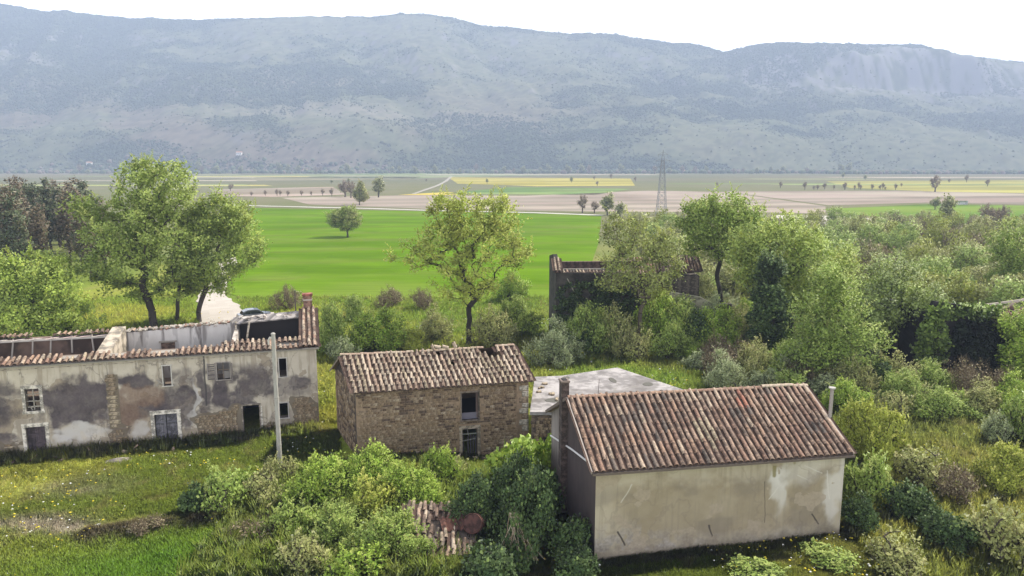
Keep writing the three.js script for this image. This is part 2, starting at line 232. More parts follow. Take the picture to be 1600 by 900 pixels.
function mountC(x, z) {
  const d = -z, e = 7, gx = (mountH(x + e, z) - mountH(x - e, z)) / (2 * e), gz = (mountH(x, z + e) - mountH(x, z - e)) / (2 * e), sl = Math.hypot(gx, gz), h = mountH(x, z);
  const n = fbm(x * .006, d * .011, 5, 91), m = fbm(x * .045, d * .07, 3, 93), k = fbm(x * .0016, d * .0032, 3, 95), w = woodsAt(x, d);
  let c = mix3(mix3([.105, .125, .065], [.17, .17, .10], m), mix3([.04, .065, .03], [.085, .11, .05], m), w);
  const low = 1 - ss(60, 330, h), west = ss(700, -200, x);
  c = mix3(c, [.17, .135, .105], clamp(ss(.46, .62, k * .5 + n * .5) * low * west * .75)); c = mix3(c, c.map((v) => v * .55), ss(.45, .62, fbm(x * .09, d * .16, 3, 97)) * .8);            // grey-pink scrub low on the slope
  const cliffs = ss(650, 950, x) * ss(2100, 1700, x) * ss(200, 270, h) * ss(470, 420, h) + g2(x, d, -1750, 2560, 330, 160) * .9;
  { const cr = fbm(x * .07, d * .025, 4, 98); c = mix3(c, [.20, .195, .19], clamp(ss(.62, 1.0, sl) * ss(.46, .56, cr) * .9 + cliffs * ss(.50, .57, cr * .6 + n * .4)) * (h > 70 ? 1 : 0) * .9); c = mix3(c, [.035, .05, .03], clamp(cliffs * ss(.49, .42, cr * .7 + n * .3)) * .5); }   // bare limestone
  const mead = g2(x, d, -640, 2330, 170, 50) + g2(x, d, -1700, 2300, 280, 55) + g2(x, d, -420, 2080, 420, 60) * .7; c = mix3(c, [.22, .20, .155], clamp(mead) * ss(.35, .6, m + .15));
  return c;
}
{
  const xs = axis([[-5000, -3600, 100], [-3600, 3600, 9], [3600, 5000, 100]]), zs = axis([[-1700, -2050, 11], [-2050, -3020, 9], [-3020, -3300, 40], [-3300, -5000, 300]]);
  structure('mountain', sheet(xs, zs, mountH, mountC, 60), vcol(1, { specularIntensity: .1 }), 'long hazy limestone mountain across the valley');
  const r = mul(99), g = new THREE.IcosahedronGeometry(1, 0); g.scale(1, .8, 1);
  const N = 110000, im = new THREE.InstancedMesh(g, std(1, 1, 1, .95), N), m4 = new THREE.Matrix4(), q = new THREE.Quaternion(); let k = 0;
  while (k < N) {
    const x = (r() * 2 - 1) * 2900, z = -1740 - Math.pow(r(), 1.3) * 1290, n = woodsAt(x, -z); if (r() > n * n * .95 + .012 + (z < -2960 ? .5 : 0)) continue;
    if (Math.abs(x) > -z * .78 + 150) continue;
    const s = 1.2 + 2.6 * r() * r(); q.setFromEuler(new THREE.Euler(r() * 6, r() * 6, r() * 6)); m4.compose(V(x, mountH(x, z) + s * .25, z), q, V(s * (1 + r()), s * (.7 + .5 * r()), s * (1 + r())));
    im.setMatrixAt(k, m4); const t = .6 + .55 * r(), c = mix3([.115, .125, .065], [.05, .075, .033], n).map((v) => v * t); im.setColorAt(k++, rgb(...c));
  }
  im.name = 'mountain_woods'; im.castShadow = im.receiveShadow = true; tag(im, 'scattered woods and scrub over the hazy mountain slope', 'woodland', null, 'stuff'); scene.add(im);
}

// ---------- plants ----------
// grows a skeleton towards leaf clumps scattered through the crown's lobes, thickens it by the load it carries, then hangs leaves on the clumps
function plant({ seed, lobes, h = 0, r = .25, lean = [0, 0], stems = 0, clumps = 150, leaves = 50, size = .3, spread = .8, cols, bark = [.055, .045, .038], up = .35, minR = .012, step = .7, shell = .55, wide = .62, twigs = 0, twigCol = [.16, .12, .09], flat = .75, shoots = 0, shootLen = .8 }) {
  const rnd = mul(seed), G = () => rnd() + rnd() + rnd() - 1.5, nodes = [];
  const add = (p, parent) => { nodes.push({ p, parent, load: 0, kids: [] }); if (parent >= 0) nodes[parent].kids.push(nodes.length - 1); return nodes.length - 1; };
  let last = add(V(0, -.15, 0), -1); const n0 = Math.max(1, Math.round(h / step));
  for (let i = 1; i <= n0; i++) { const t = i / n0; last = add(V(lean[0] * t * t + G() * .12 * (h > 1 ? 1 : 0), h * t, lean[1] * t * t + G() * .12 * (h > 1 ? 1 : 0)), last); }
  const vol = lobes.map((l) => l[3] * l[4] * l[5]), tot = vol.reduce((a, b) => a + b), C = [];
  for (let i = 0; i < clumps; i++) {
    let k = rnd() * tot, j = 0; while (j < lobes.length - 1 && (k -= vol[j]) > 0) j++;
    const l = lobes[j], d = V(G(), G(), G()).normalize(), q = Math.pow(rnd(), shell * .6) * (.85 + .22 * rnd());
    const p = V(l[0] + d.x * l[3] * q, l[1] + d.y * l[4] * q, l[2] + d.z * l[5] * q); if (p.y > .12) C.push({ p, l });
  }
  const top = nodes[last].p.clone(); C.sort((a, b) => a.p.distanceTo(top) - b.p.distanceTo(top));
  for (const c of C) {
    let best = 0, bd = 1e9;
    for (let i = 0; i < nodes.length; i++) { const q = nodes[i].p, dy = c.p.y - q.y, dd = q.distanceTo(c.p) + (dy < 0 ? -dy * 1.2 : 0) + (h > 1.5 && q.y < h * .72 ? (h * .72 - q.y) * 2 : 0) + nodes[i].kids.length * .12; if (dd < bd) { bd = dd; best = i; } }
    const a = nodes[best].p, D = a.distanceTo(c.p), m = Math.max(1, Math.round(D / step)), bow = V(G(), G() + up, G()).multiplyScalar(D * .13); let cur = best;
    for (let i = 1; i <= m; i++) { const t = i / m, p = a.clone().lerp(c.p, t).add(bow.clone().multiplyScalar(4 * t * (1 - t))); if (i < m) p.add(V(G(), G(), G()).multiplyScalar(step * .16)); cur = add(p, cur); }
    c.node = cur; for (let n = cur; n >= 0; n = nodes[n].parent) nodes[n].load++;
  }
  const N = nodes[0].load || 1, rad = (n, i) => Math.max(minR, r * Math.pow(n.load / N, .52)) * (i === 0 ? 1.35 : 1);
  const wood = new MB();
  nodes.forEach((n, i) => { if (n.parent < 0) return; const P = nodes[n.parent]; const r1 = rad(n, i), r0 = Math.min(rad(P, n.parent), r1 * 1.5); const k = .85 + .3 * rnd(); wood.tube([P.p, n.p], [r0, r1], r1 > .09 ? 7 : r1 > .03 ? 4 : 3, bark.map((x) => x * k)); });
  for (let s = 0; s < stems; s++) { const c = C[Math.floor(rnd() * C.length)]; wood.tube([V(G() * .3, -.1, G() * .3), c.p.clone().multiplyScalar(.5).add(V(G() * .2, .1, G() * .2)), c.p], [minR * 2, minR * 1.5, minR], 3, bark); }
  const fol = new MB(), cen = V(0, 0, 0); lobes.forEach((l, i) => cen.add(V(l[0], l[1], l[2]).multiplyScalar(vol[i] / tot)));
  const crownR = Math.cbrt(tot) * 1.2, A = V(), B = V(), X = V();
  for (let k = 0; k < shoots; k++) { // upright leafy shoots that break the outline
    const c = C[Math.floor(C.length * (.35 + .65 * rnd()))], o = c.p.clone().add(V(G() * spread * .5, 0, G() * spread * .5)), L = shootLen * (.5 + rnd()), d = V(G() * .9, 1, G() * .9).normalize(), e = o.clone().addScaledVector(d, L).add(V(G() * .25, -.12 * L, G() * .25)), mid = o.clone().lerp(e, .5).add(V(0, .1 * L, 0)), tc = mix3(cols[1], cols[2] || cols[1], rnd()); wood.tube([o, mid, e], [minR, minR * .8, minR * .5], 3, [.2, .2, .09]);
    for (let q = 0; q < 22; q++) { const t = .15 + .85 * q / 21, b0 = t < .5 ? o.clone().lerp(mid, t * 2) : mid.clone().lerp(e, t * 2 - 1), an = q * 2.4 + rnd(), A2 = V(Math.cos(an), .45 + .3 * rnd(), Math.sin(an)).normalize(), X2 = V(-A2.z, .1, A2.x).normalize(), s = size * (1.1 - .45 * t) * (.8 + .4 * rnd()), w = s * wide * .45, N2 = X2.clone().cross(A2); if (N2.y < 0) N2.negate(); N2.add(V(0, .5, 0)).normalize(); const k2 = .85 + .35 * rnd(), cc = tc.map((v) => v * k2), q1 = b0.clone().addScaledVector(A2, s * .45).addScaledVector(X2, w), q2 = b0.clone().addScaledVector(A2, s), q3 = b0.clone().addScaledVector(A2, s * .45).addScaledVector(X2, -w); fol.tri(b0, q1, q2, cc, N2, N2, N2); fol.tri(b0, q2, q3, cc, N2, N2, N2); }
  }
  for (const c of C) {
    const base = mix3(cols[0], cols[1], rnd()), tone = .78 + .44 * rnd(), nl = Math.round(leaves * (.6 + .8 * rnd())), sp = spread * (.65 + .7 * rnd()), par = nodes[nodes[c.node].parent].p;
    for (let i = 0; i < nl; i++) {
      const t = rnd(), o = par.clone().lerp(c.p, .25 + .75 * t).add(V(G() * sp, G() * sp * flat, G() * sp)); if (o.y < .03) o.y = .03 + rnd() * .2;
      A.set(G(), G() * .8 + .15, G()).normalize(); X.set(G(), G(), G()).cross(A).normalize();
      const s = size * (.65 + .7 * rnd()), w = s * wide * .5, nrm = o.clone().sub(cen).divideScalar(crownR).multiplyScalar(.9).add(V(0, .35, 0)); B.crossVectors(A, X); const flip = B.dot(nrm) < 0; nrm.multiplyScalar(.8).addScaledVector(B, flip ? -.6 : .6).normalize();
      const k = tone * (.8 + .4 * rnd()), e = rnd() < .1 ? mix3(base, cols[2] || cols[1], .8) : base, col = [e[0] * k, e[1] * k, e[2] * k];
      const p0 = o, p1 = o.clone().add(A.clone().multiplyScalar(s * .45)).add(X.clone().multiplyScalar(w)), p2 = o.clone().add(A.clone().multiplyScalar(s)), p3 = o.clone().add(A.clone().multiplyScalar(s * .45)).sub(X.clone().multiplyScalar(w));
      if (flip) { fol.tri(p0, p1, p2, col, nrm, nrm, nrm); fol.tri(p0, p2, p3, col, nrm, nrm, nrm); } else { fol.tri(p0, p2, p1, col, nrm, nrm, nrm); fol.tri(p0, p3, p2, col, nrm, nrm, nrm); }
    }
    for (let i = 0; i < twigs; i++) { const o = par.clone().lerp(c.p, rnd()).add(V(G() * sp * .5, G() * sp * .5, G() * sp * .5)), e = o.clone().add(V(G() * .8, .5 + rnd() * .9, G() * .8).normalize().multiplyScalar(sp * (.7 + rnd()))), k = .7 + .6 * rnd(); wood.tube([o, e], [minR * .9, minR * .35], 3, twigCol.map((x) => x * k)); }
  }
  return { wood: wood.geo(), fol: fol.geo() };
}
function plantThing(name, label, category, pos, g, names = ['trunk', 'crown'], group, turn = 0, scale = 1) {
  const o = thing(name, label, category, pos, turn, group); part(names[0], g.wood, M.bark, o); if (g.fol.attributes.position.count) part(names[1], g.fol, LEAF, o); o.scale.setScalar(scale); return o;
}
const deep = (L, k = .85) => L.map(([x, y, rx, ry], i) => [x, y, ((i * 37) % 5 - 2) * .22 * rx * k, rx, ry, rx * k]);
const C = { spring: [[.25, .33, .07], [.36, .44, .11], [.43, .46, .15]], mid: [[.22, .31, .06], [.33, .42, .10], [.42, .46, .14]], yellow: [[.30, .35, .055], [.40, .44, .075], [.45, .45, .11]], olive: [[.28, .31, .10], [.39, .40, .15], [.46, .44, .20]], pale: [[.27, .32, .15], [.37, .42, .22], [.46, .50, .30]], brown: [[.27, .22, .13], [.36, .30, .19], [.30, .31, .11]], bright: [[.23, .35, .045], [.35, .46, .07], [.43, .48, .12]], ivy: [[.05, .09, .03], [.10, .155, .045], [.22, .30, .08]], pine: [[.09, .13, .055], [.16, .17, .085], [.24, .19, .11]] };

// the tall trees that can be told apart
plantThing('poplar_tree', 'tallest broad green tree behind the long ruined farmhouse, left of the gravel road', 'tree', [-44.3, 0, -90.8], plant({ seed: 11, lobes: deep([[.9, 16.7, 5.5, 4.1], [-1, 12.4, 6.6, 3.8], [-6, 14.7, 3.3, 1.7], [2.3, 9.2, 5.3, 4], [-3.3, 7.9, 4.7, 2.8], [-1.8, 4.6, 2.4, 1.8], [2.6, 5.4, 2.8, 2.0], [-4.4, 5.6, 2.4, 1.6]]), h: 5.5, r: 0.45, lean: [-1.2, 0], clumps: 390, shoots: 170, shootLen: 1.5, leaves: 78, size: 0.34, spread: .95, cols: C.spring, bark: [.06, .05, .042] }));
plantThing('young_tree', 'slimmer tree between the tallest tree and the tree by the gravel road', 'tree', [-43, 0, -94.5], plant({ seed: 12, lobes: deep([[2, 6.1, 2.7, 3], [3.6, 12.4, 2.6, 4.2]]), h: 4.5, r: 0.24, lean: [.6, 0], clumps: 138, shoots: 60, shootLen: 1.5, leaves: 67, size: 0.32, spread: .8, cols: C.spring, bark: [.06, .05, .042] }));
plantThing('broad_tree', 'round leafy tree standing beside the gravel road behind the farmhouse', 'tree', [-39.9, 0, -93.6], plant({ seed: 13, lobes: deep([[3.3, 12.6, 4.2, 3.8], [5.8, 9.1, 3.1, 2.7], [2.2, 7.2, 3.6, 3], [5, 14.2, 2.6, 2], [6.6, 12.6, 2.1, 2], [8.2, 8, 1.5, 1], [1.6, 4.6, 2.6, 1.6]]), h: 4.4, r: 0.30, lean: [1.2, 0], clumps: 264, shoots: 115, shootLen: 1.5, leaves: 67, size: 0.30, spread: .85, cols: [C.spring[0], C.spring[1], C.yellow[1]], bark: [.06, .05, .042] }));
plantThing('maple_tree', 'wide low yellow green tree behind the left end of the ruined farmhouse', 'tree', [-53.3, 0, -83.5], plant({ seed: 14, lobes: deep([[-.3, 7.8, 4.3, 2.7], [-3.2, 4.8, 4.4, 3.3], [3.6, 4.4, 2.8, 3], [-5.1, 7.4, 3.3, 3], [-.1, 2.9, 5.2, 2.6], [-7, 3.5, 4, 3], [4.8, 3, 2.2, 1.6]]), h: 1.8, r: 0.25, clumps: 345, shoots: 150, shootLen: 1.5, leaves: 78, size: 0.34, spread: .9, cols: [C.spring[1], C.bright[1], C.yellow[1]] }));
plantThing('poplar_tree', 'single airy yellow green tree with bare limbs showing, standing before the wheat field', 'tree', [-4.8, 0, -82.4], plant({ seed: 15, lobes: deep([[.3, 14.2, 4.1, 3.2], [-2.6, 11, 3.9, 2.8], [3.8, 11.4, 3.5, 3.2], [-6.5, 9.8, 2.8, 2], [.2, 7.8, 4.7, 2.2], [-2.2, 14.9, 2.9, 2.4], [3.1, 14.5, 2.7, 2.2], [6, 10.2, 1.6, 1.4], [-1, 5.6, 2.6, 1.2]]), h: 4.2, r: 0.30, clumps: 310, shoots: 135, shootLen: 1.5, leaves: 54, size: 0.30, spread: .7, cols: [[.34, .41, .08], [.44, .47, .11], C.yellow[1]], bark: [.04, .035, .03], shell: .5 }));
plantThing('ash_tree', 'thin half-bare tree in front of the tiled ruin', 'tree', [13.7, 0, -79], plant({ seed: 16, lobes: deep([[-.7, 12, 4, 2.9], [.1, 8.2, 4.3, 2.5], [-3, 8.8, 2.1, 1.8], [2.9, 10.9, 2.6, 2.5]]), h: 4.2, r: 0.22, clumps: 218, shoots: 95, shootLen: 1.5, leaves: 40, size: 0.26, spread: .75, cols: [[.26, .31, .09], [.35, .39, .12], C.yellow[1]], bark: [.09, .075, .055], twigs: 5, twigCol: [.17, .14, .09] }));
plantThing('poplar_tree', 'tall tree with forked bare trunk rising right of the tiled ruin', 'tree', [25.4, 0, -88], plant({ seed: 17, lobes: deep([[-.2, 14.4, 4.3, 2.4], [-3.8, 13, 2.7, 2.5], [2.5, 13.1, 2.5, 2.2], [-1.5, 10.9, 3, 2.2], [-4.6, 10.4, 2.4, 1.8]]), h: 7, r: 0.26, lean: [-1.2, 0], clumps: 229, shoots: 100, shootLen: 1.5, leaves: 59, size: 0.30, spread: .8, cols: C.mid, bark: [.05, .045, .038] }));
plantThing('broad_tree', 'broad yellow green tree beside the dark ivy column', 'tree', [30.6, 0, -80.5], plant({ seed: 18, lobes: deep([[-.7, 11.6, 4.1, 2.9], [-4, 9.5, 3.1, 3.1], [3, 8.8, 3.3, 3.1], [1, 6.4, 4.4, 2.8], [-5.4, 12.3, 2.2, 2]]), h: 4, r: 0.27, clumps: 310, shoots: 135, shootLen: 1.5, leaves: 70, size: 0.32, spread: .9, cols: [C.mid[1], C.spring[1], C.yellow[1]] }));
plantThing('ivy_clad_tree', 'dark ivy-covered tree column right of the ruin', 'tree', [26.9, 0, -75.9], plant({ seed: 19, lobes: deep([[-.3, 8.1, 1.5, 3.6], [-.4, 4.1, 2.3, 3], [-1.2, 6.1, 1.5, 2]]), h: 6, r: 0.22, clumps: 172, shoots: 75, shootLen: 1.5, leaves: 94, size: 0.27, spread: .55, cols: C.ivy, wide: .85 }));
plantThing('acacia_tree', 'leafy green tree with dark forked trunk behind the front house roof', 'tree', [36.9, 0, -71], plant({ seed: 20, lobes: deep([[-.5, 6.4, 3.8, 3.1], [-3.2, 5.4, 2.8, 2.8], [2.6, 6.4, 2.2, 2.5], [-.5, 9.5, 2.8, 1.7]]), h: 2.6, r: 0.19, lean: [.6, 0], clumps: 241, shoots: 105, shootLen: 1.5, leaves: 59, size: 0.27, spread: .8, cols: [C.mid[1], C.pale[0], C.spring[1]], bark: [.04, .034, .03] }));
plantThing('acacia_tree', 'leafy green tree left of the dark forked trunk, over the thicket behind the roof', 'tree', [29.5, 0, -65.5], plant({ seed: 21, lobes: deep([[-.7, 6.4, 3.3, 2.9], [-2.3, 4.1, 2.6, 2.6], [1.4, 3.5, 2.6, 2.6], [-1, 9.6, 2.3, 1.7]]), h: 2.4, r: 0.16, clumps: 229, shoots: 100, shootLen: 1.5, leaves: 59, size: 0.26, spread: .8, cols: C.mid }));
plantThing('oak_tree', 'dark green tree at the right edge above the ivy wall', 'tree', [69.3, 0, -99.6], plant({ seed: 23, lobes: deep([[-1.1, 8.3, 3.6, 4.3], [-2.2, 4.4, 3.4, 2.6], [3, 6, 3.5, 4]]), h: 3, r: 0.22, clumps: 218, shoots: 95, shootLen: 1.5, leaves: 64, size: 0.32, spread: .85, cols: C.mid }));
plantThing('elder_tree', 'light green young tree before the ivy wall at the right edge', 'tree', [46.2, 0, -65.8], plant({ seed: 24, lobes: deep([[-.2, 4.8, 2.3, 1.8], [.6, 2.4, 2.6, 2.1], [2.6, 4, 2, 2]]), h: 1.6, r: 0.10, clumps: 138, shoots: 60, shootLen: 1.5, leaves: 62, size: 0.24, spread: .65, cols: C.bright }));
plantThing('field_tree', 'single round tree standing alone in the green wheat field', 'tree', [-45.3, .05, -206.2], plant({ seed: 25, lobes: deep([[-.9, 4.8, 4.9, 3], [-3, 5.8, 2.6, 1.7], [1.7, 4.9, 2.6, 2.1], [.8, 7, 2.4, 1.6]]), h: 2.2, r: 0.23, clumps: 161, shoots: 70, shootLen: 1.5, leaves: 54, size: 0.44, spread: .8, cols: [C.mid[0], C.olive[1], C.mid[1]] }));
plantThing('field_tree', 'upright tree directly behind the lone wheat field tree', 'tree', [-75.3, .05, -372], plant({ seed: 26, lobes: deep([[.2, 5.8, 3.8, 4.6], [1.7, 3.7, 3.1, 2.4], [.5, 9.5, 2.2, 2.6]]), h: 2, r: 0.22, clumps: 126, shoots: 55, shootLen: 1.5, leaves: 45, size: 0.56, spread: .9, cols: [C.olive[0], C.olive[1], C.brown[1]] }));

// shrubs: a few grown kinds, each copied with its own turn and size
const KIND = {
  green: [0, 1].map((i) => plant({ seed: 40 + i, shoots: 26, shootLen: .6, lobes: [[0, 1.1, 0, 1.5, 1, 1.4], [.9, .8, .4, 1, .8, 1], [-.9, .9, -.3, 1, .9, 1]], stems: 14, clumps: 80, leaves: 42, size: .19, spread: .42, cols: C.bright, minR: .008, step: .4, wide: .5 })),
  mid: [0, 1].map((i) => plant({ seed: 50 + i, shoots: 26, shootLen: .6, lobes: [[0, 1.2, 0, 1.4, 1.2, 1.4], [.8, .8, -.5, 1.1, .8, 1], [-.8, .9, .3, 1, .9, 1]], stems: 12, clumps: 80, leaves: 42, size: .2, spread: .42, cols: C.mid, minR: .008, step: .4 })),
  olive: [0, 1].map((i) => plant({ seed: 60 + i, shoots: 14, shootLen: .6, lobes: [[0, 1.2, 0, 1.4, 1.2, 1.4], [1, .9, -.3, 1, .9, 1], [-.7, .8, .5, 1.2, .8, 1]], stems: 14, clumps: 75, leaves: 34, size: .19, spread: .45, cols: C.olive, minR: .009, step: .4, twigs: 3 })),
  yellow: [0].map((i) => plant({ seed: 70 + i, shoots: 26, shootLen: .6, lobes: [[0, 1.3, 0, 1.5, 1.2, 1.4], [1, .9, -.3, 1, .9, 1], [-.8, 1, .5, 1.1, 1, 1]], stems: 10, clumps: 80, leaves: 44, size: .2, spread: .42, cols: C.yellow, minR: .009, step: .4 })),
  pale: [0].map((i) => plant({ seed: 75 + i, shoots: 26, shootLen: .6, lobes: [[0, 1.1, 0, 1.5, 1.1, 1.4], [1, .8, -.3, 1.1, .8, 1], [-.9, .8, .5, 1.1, .8, 1]], stems: 14, clumps: 85, leaves: 46, size: .2, spread: .4, cols: C.pale, minR: .008, step: .4, wide: .4 })),
  brown: [0, 1].map((i) => plant({ seed: 80 + i, lobes: [[0, 1.1, 0, 1.5, 1.1, 1.4], [1, .9, -.3, 1, .9, 1], [-.9, .9, .5, 1.1, .9, 1]], stems: 26, clumps: 80, leaves: 11, size: .17, spread: .45, cols: C.brown, bark: [.12, .09, .06], minR: .011, step: .4, twigs: 10, twigCol: [.17, .13, .085] })),
  ivy: [0, 1].map((i) => plant({ seed: 90 + i, lobes: [[0, 1.1, 0, 1.5, 1.1, 1.4], [.8, .9, .4, 1, .9, 1], [-.8, 1, -.3, 1, 1, 1]], stems: 6, clumps: 90, leaves: 52, size: .2, spread: .36, cols: C.ivy, minR: .01, step: .4, wide: .85 })),
};
const BIG = { green: [40, { cols: C.bright, size: .2, leaves: 40 }], mid: [50, { cols: C.mid, size: .2, leaves: 42 }], olive: [60, { cols: C.olive, size: .19, leaves: 34, twigs: 2 }], yellow: [70, { cols: C.yellow, size: .2, leaves: 44 }], pale: [75, { cols: C.pale, size: .2, leaves: 44, wide: .4 }], brown: [80, { cols: C.brown, size: .17, leaves: 9, twigs: 9, twigCol: [.17, .13, .085], bark: [.12, .09, .06] }], ivy: [90, { cols: C.ivy, size: .19, leaves: 54, wide: .85 }] };
for (const k in BIG) KIND[k + '_big'] = [plant({ seed: BIG[k][0] + 500, lobes: [[0, 1.6, 0, 2.1, 1.6, 2.1], [2.2, 1.2, .8, 1.5, 1.2, 1.5], [-2.0, 1.3, -.6, 1.5, 1.3, 1.6], [.6, 3.1, -.5, 1.1, 1.1, 1.1], [-1.1, .9, 2.0, 1.4, .9, 1.2], [-1.2, 2.6, .6, .9, 1.0, .9], [1.6, 2.3, -1, .9, .8, .9]], stems: 30, clumps: 230, spread: .46, minR: .009, shoots: k === 'ivy' ? 14 : k === 'brown' ? 0 : 60, shootLen: .8, step: .5, ...BIG[k][1] })];
const shrubMade = {}, sr = mul(4242);
function shrub(kind, x, z, s, label, group, name = kind === 'ivy' ? 'ivy_bush' : kind === 'brown' ? 'bare_shrub' : 'shrub', sy = 1, y) {
  if (Array.isArray(s) && s[0] > 1.15 && KIND[kind + '_big']) { kind += '_big'; s = [s[0] / 1.75, s[1] / 1.75, s[2] / 1.75]; }
  const v = Math.floor(sr() * KIND[kind].length), key = kind + v + name, turn = sr() * 6.28, at = [x, y ?? T(x, z) - .05, z];
  const S = Array.isArray(s) ? s : [s * (.9 + .2 * sr()), s * sy * (.9 + .2 * sr()), s * (.9 + .2 * sr())]; let o;
  if (!shrubMade[key]) { o = shrubMade[key] = plantThing(name, label, 'shrub', at, KIND[kind][v], ['stems', 'foliage'], group, turn); o.scale.set(...S); } else { o = copyOf(shrubMade[key], label, at, turn, S); if (group) o.userData.group = group; else delete o.userData.group; o.userData.category = 'shrub'; }
  return o;
}

// ---------- building pieces ----------
const BT = colorTex(128, 128, (u, v) => { const n = pfbm(u, v, 6, 4, 61), m = pfbm(u, v, 20, 3, 67); const k = .36 + .64 * ss(.3, .65, n); const l = ss(.60, .72, m) * .5; return [mix(k, 1, l), mix(k * .97, .95, l), mix(k * .95, .80, l)]; });
const stoneBump = grayTex(128, 128, (u, v) => pfbm(u, v, 10, 4, 71));
const CLAY = [[0.37, 0.269, 0.2], [0.302, 0.197, 0.136], [0.244, 0.151, 0.108], [0.395, 0.311, 0.232], [0.193, 0.134, 0.1], [0.437, 0.361, 0.276], [0.311, 0.218, 0.16], [0.143, 0.113, 0.092], [0.336, 0.151, 0.1], [0.353, 0.29, 0.2]];
const tileMat = CLAY.map((c) => std(...c, .88, { map: BT, bumpMap: stoneBump, bumpScale: .006 }));
const tileMerged = vcol(.88, { map: BT });
function tileGeo(len, r0, r1, th = .016, seed = 1) {          // a half-round clay tile: x across, y up the slope, z outward, wide end at y = 0
  const b = new MB(), N = 6, r = mul(seed), W = () => (r() - .5) * .006, ring = (R, y, o) => Array.from({ length: N + 1 }, (_, k) => { const a = Math.PI * (.04 + .92 * k / N), n = V(Math.cos(a), 0, Math.sin(a)); return [V(n.x * R, y + W(), n.z * R * .92 + o), n]; });
  const A = ring(r0, 0, 0), B = ring((r0 + r1) / 2 * 1.01, len * .5, .004), D = ring(r1, len, 0), I = ring(r0 - th, 0, 0), J = ring(r1 - th, len, 0), c = [1, 1, 1];
  const strip = (P, Q, flip) => { for (let k = 0; k < N; k++) { const [a, na] = P[k], [b2, nb] = P[k + 1], [c2, nc] = Q[k + 1], [d, nd] = Q[k]; const f = (n) => (flip ? n.clone().negate() : n); if (flip) { b.tri(a, b2, c2, c, f(na), f(nb), f(nc)); b.tri(a, c2, d, c, f(na), f(nc), f(nd)); } else { b.tri(a, c2, b2, c, na, nc, nb); b.tri(a, d, c2, c, na, nd, nc); } } };
  strip(A, B); strip(B, D); strip(I, J, true);
  for (let k = 0; k < N; k++) b.quad(A[k][0], A[k + 1][0], I[k + 1][0], I[k][0], c);
  const g = b.geo(), u = g.attributes.uv, p = g.attributes.position; for (let i = 0; i < u.count; i++) u.setXY(i, p.getX(i) * 1.3 + seed * .31, p.getY(i) * 1.3 + seed * .17); return g;
}
const tileGeos = {};
const CAM = V(0, 20, 0);
// cover tiles on a slope: O = lower corner at the eave, ux along the eave, us up the slope; the largest in view stay pieces, the rest join
function tileRoof(parent, { O, ux, us, cols, rows, px, py, r = .105, jit = 1, skip = () => false, most = 300, lift = .02, sag = () => 0, pick, pans = true, shift, tilt }) {
  ux = ux.clone().normalize(); us = us.clone().normalize(); const un = ux.clone().cross(us).normalize(), usN = un.clone().cross(ux).normalize();
  const gk = px + '_' + py + '_' + r; const gs = tileGeos[gk] ??= [0, 1, 2].map((i) => tileGeo(py * 1.2, r * (1.04 + .03 * i), r * .74, .018, i + 1));
  const rnd = mul(Math.round(O.x * 100 + cols * 31 + rows * 7 + 1000)), L = [], m4 = new THREE.Matrix4(); parent.updateMatrixWorld(true);
  for (let j = 0; j < rows; j++) for (let i = 0; i < cols; i++) {
    const g1 = (a) => (rnd() - .5) * a * jit, mi = pick ? pick(i, j, rnd) : Math.floor(rnd() * CLAY.length), gi = Math.floor(rnd() * 3), a1 = g1(.11), a2 = g1(.05), a3 = g1(.09), d1 = g1(.045), d2 = g1(.09), d3 = rnd() * .012 * jit; if (skip(i, j, rnd)) continue;
    const p = O.clone().add(ux.clone().multiplyScalar((i + .5) * px + d1 + (shift ? shift(i, j) : 0))).add(us.clone().multiplyScalar(j * py + d2)).add(un.clone().multiplyScalar(lift + .012 + d3 + sag(i, j)));
    m4.makeBasis(ux, usN, un); const q = new THREE.Quaternion().setFromRotationMatrix(m4).multiply(new THREE.Quaternion().setFromEuler(new THREE.Euler((tilt ?? .05) + a2, a3, a1)));
    L.push({ p, q, mi, gi, d: parent.localToWorld(p.clone()).distanceTo(CAM) });
  }
  L.sort((a, b) => a.d - b.d); const rest = [];
  L.forEach((t, k) => {
    if (k < most) { const m = part('roof_tile', gs[t.gi], tileMat[t.mi], parent); m.position.copy(t.p); m.quaternion.copy(t.q); }
    else { const g = gs[t.gi].clone().applyMatrix4(m4.compose(t.p, t.q, V(1, 1, 1))), c = g.attributes.color; for (let i = 0; i < c.count; i++) c.setXYZ(i, ...CLAY[t.mi]); rest.push(g); }
  });
  if (rest.length) part('roof_tiles_beyond', mergeGeometries(rest), tileMerged, parent, null, 'stuff');
  if (pans) { // the channel tiles between the covers
    const b = new MB(), rr = mul(cols * 3 + rows);
    for (let i = 0; i <= cols; i++) for (let j = 0; j < rows; j++) {
      if (skip(Math.min(i, cols - 1), j, rr)) continue; const base = O.clone().add(ux.clone().multiplyScalar(i * px + (shift ? shift(i, j) : 0))).add(us.clone().multiplyScalar(j * py)).add(un.clone().multiplyScalar(lift + sag(i, j))), k = .6 + .5 * rr(), col = [.085 * k, .056 * k, .044 * k];
      const P = (a, s, e) => base.clone().add(ux.clone().multiplyScalar(Math.cos(a) * px * .46)).add(un.clone().multiplyScalar((1 - Math.sin(a)) * .05 + e)).add(us.clone().multiplyScalar(s));
      for (let k2 = 0; k2 < 4; k2++) { const a = Math.PI * k2 / 4, c = Math.PI * (k2 + 1) / 4; b.quad(P(c, -.02, .012), P(a, -.02, .012), P(a, py * 1.04, -.006), P(c, py * 1.04, -.006), col); }
    }
    part('channel_tiles', b.geo(), M.v, parent, null, 'stuff');
  }
}
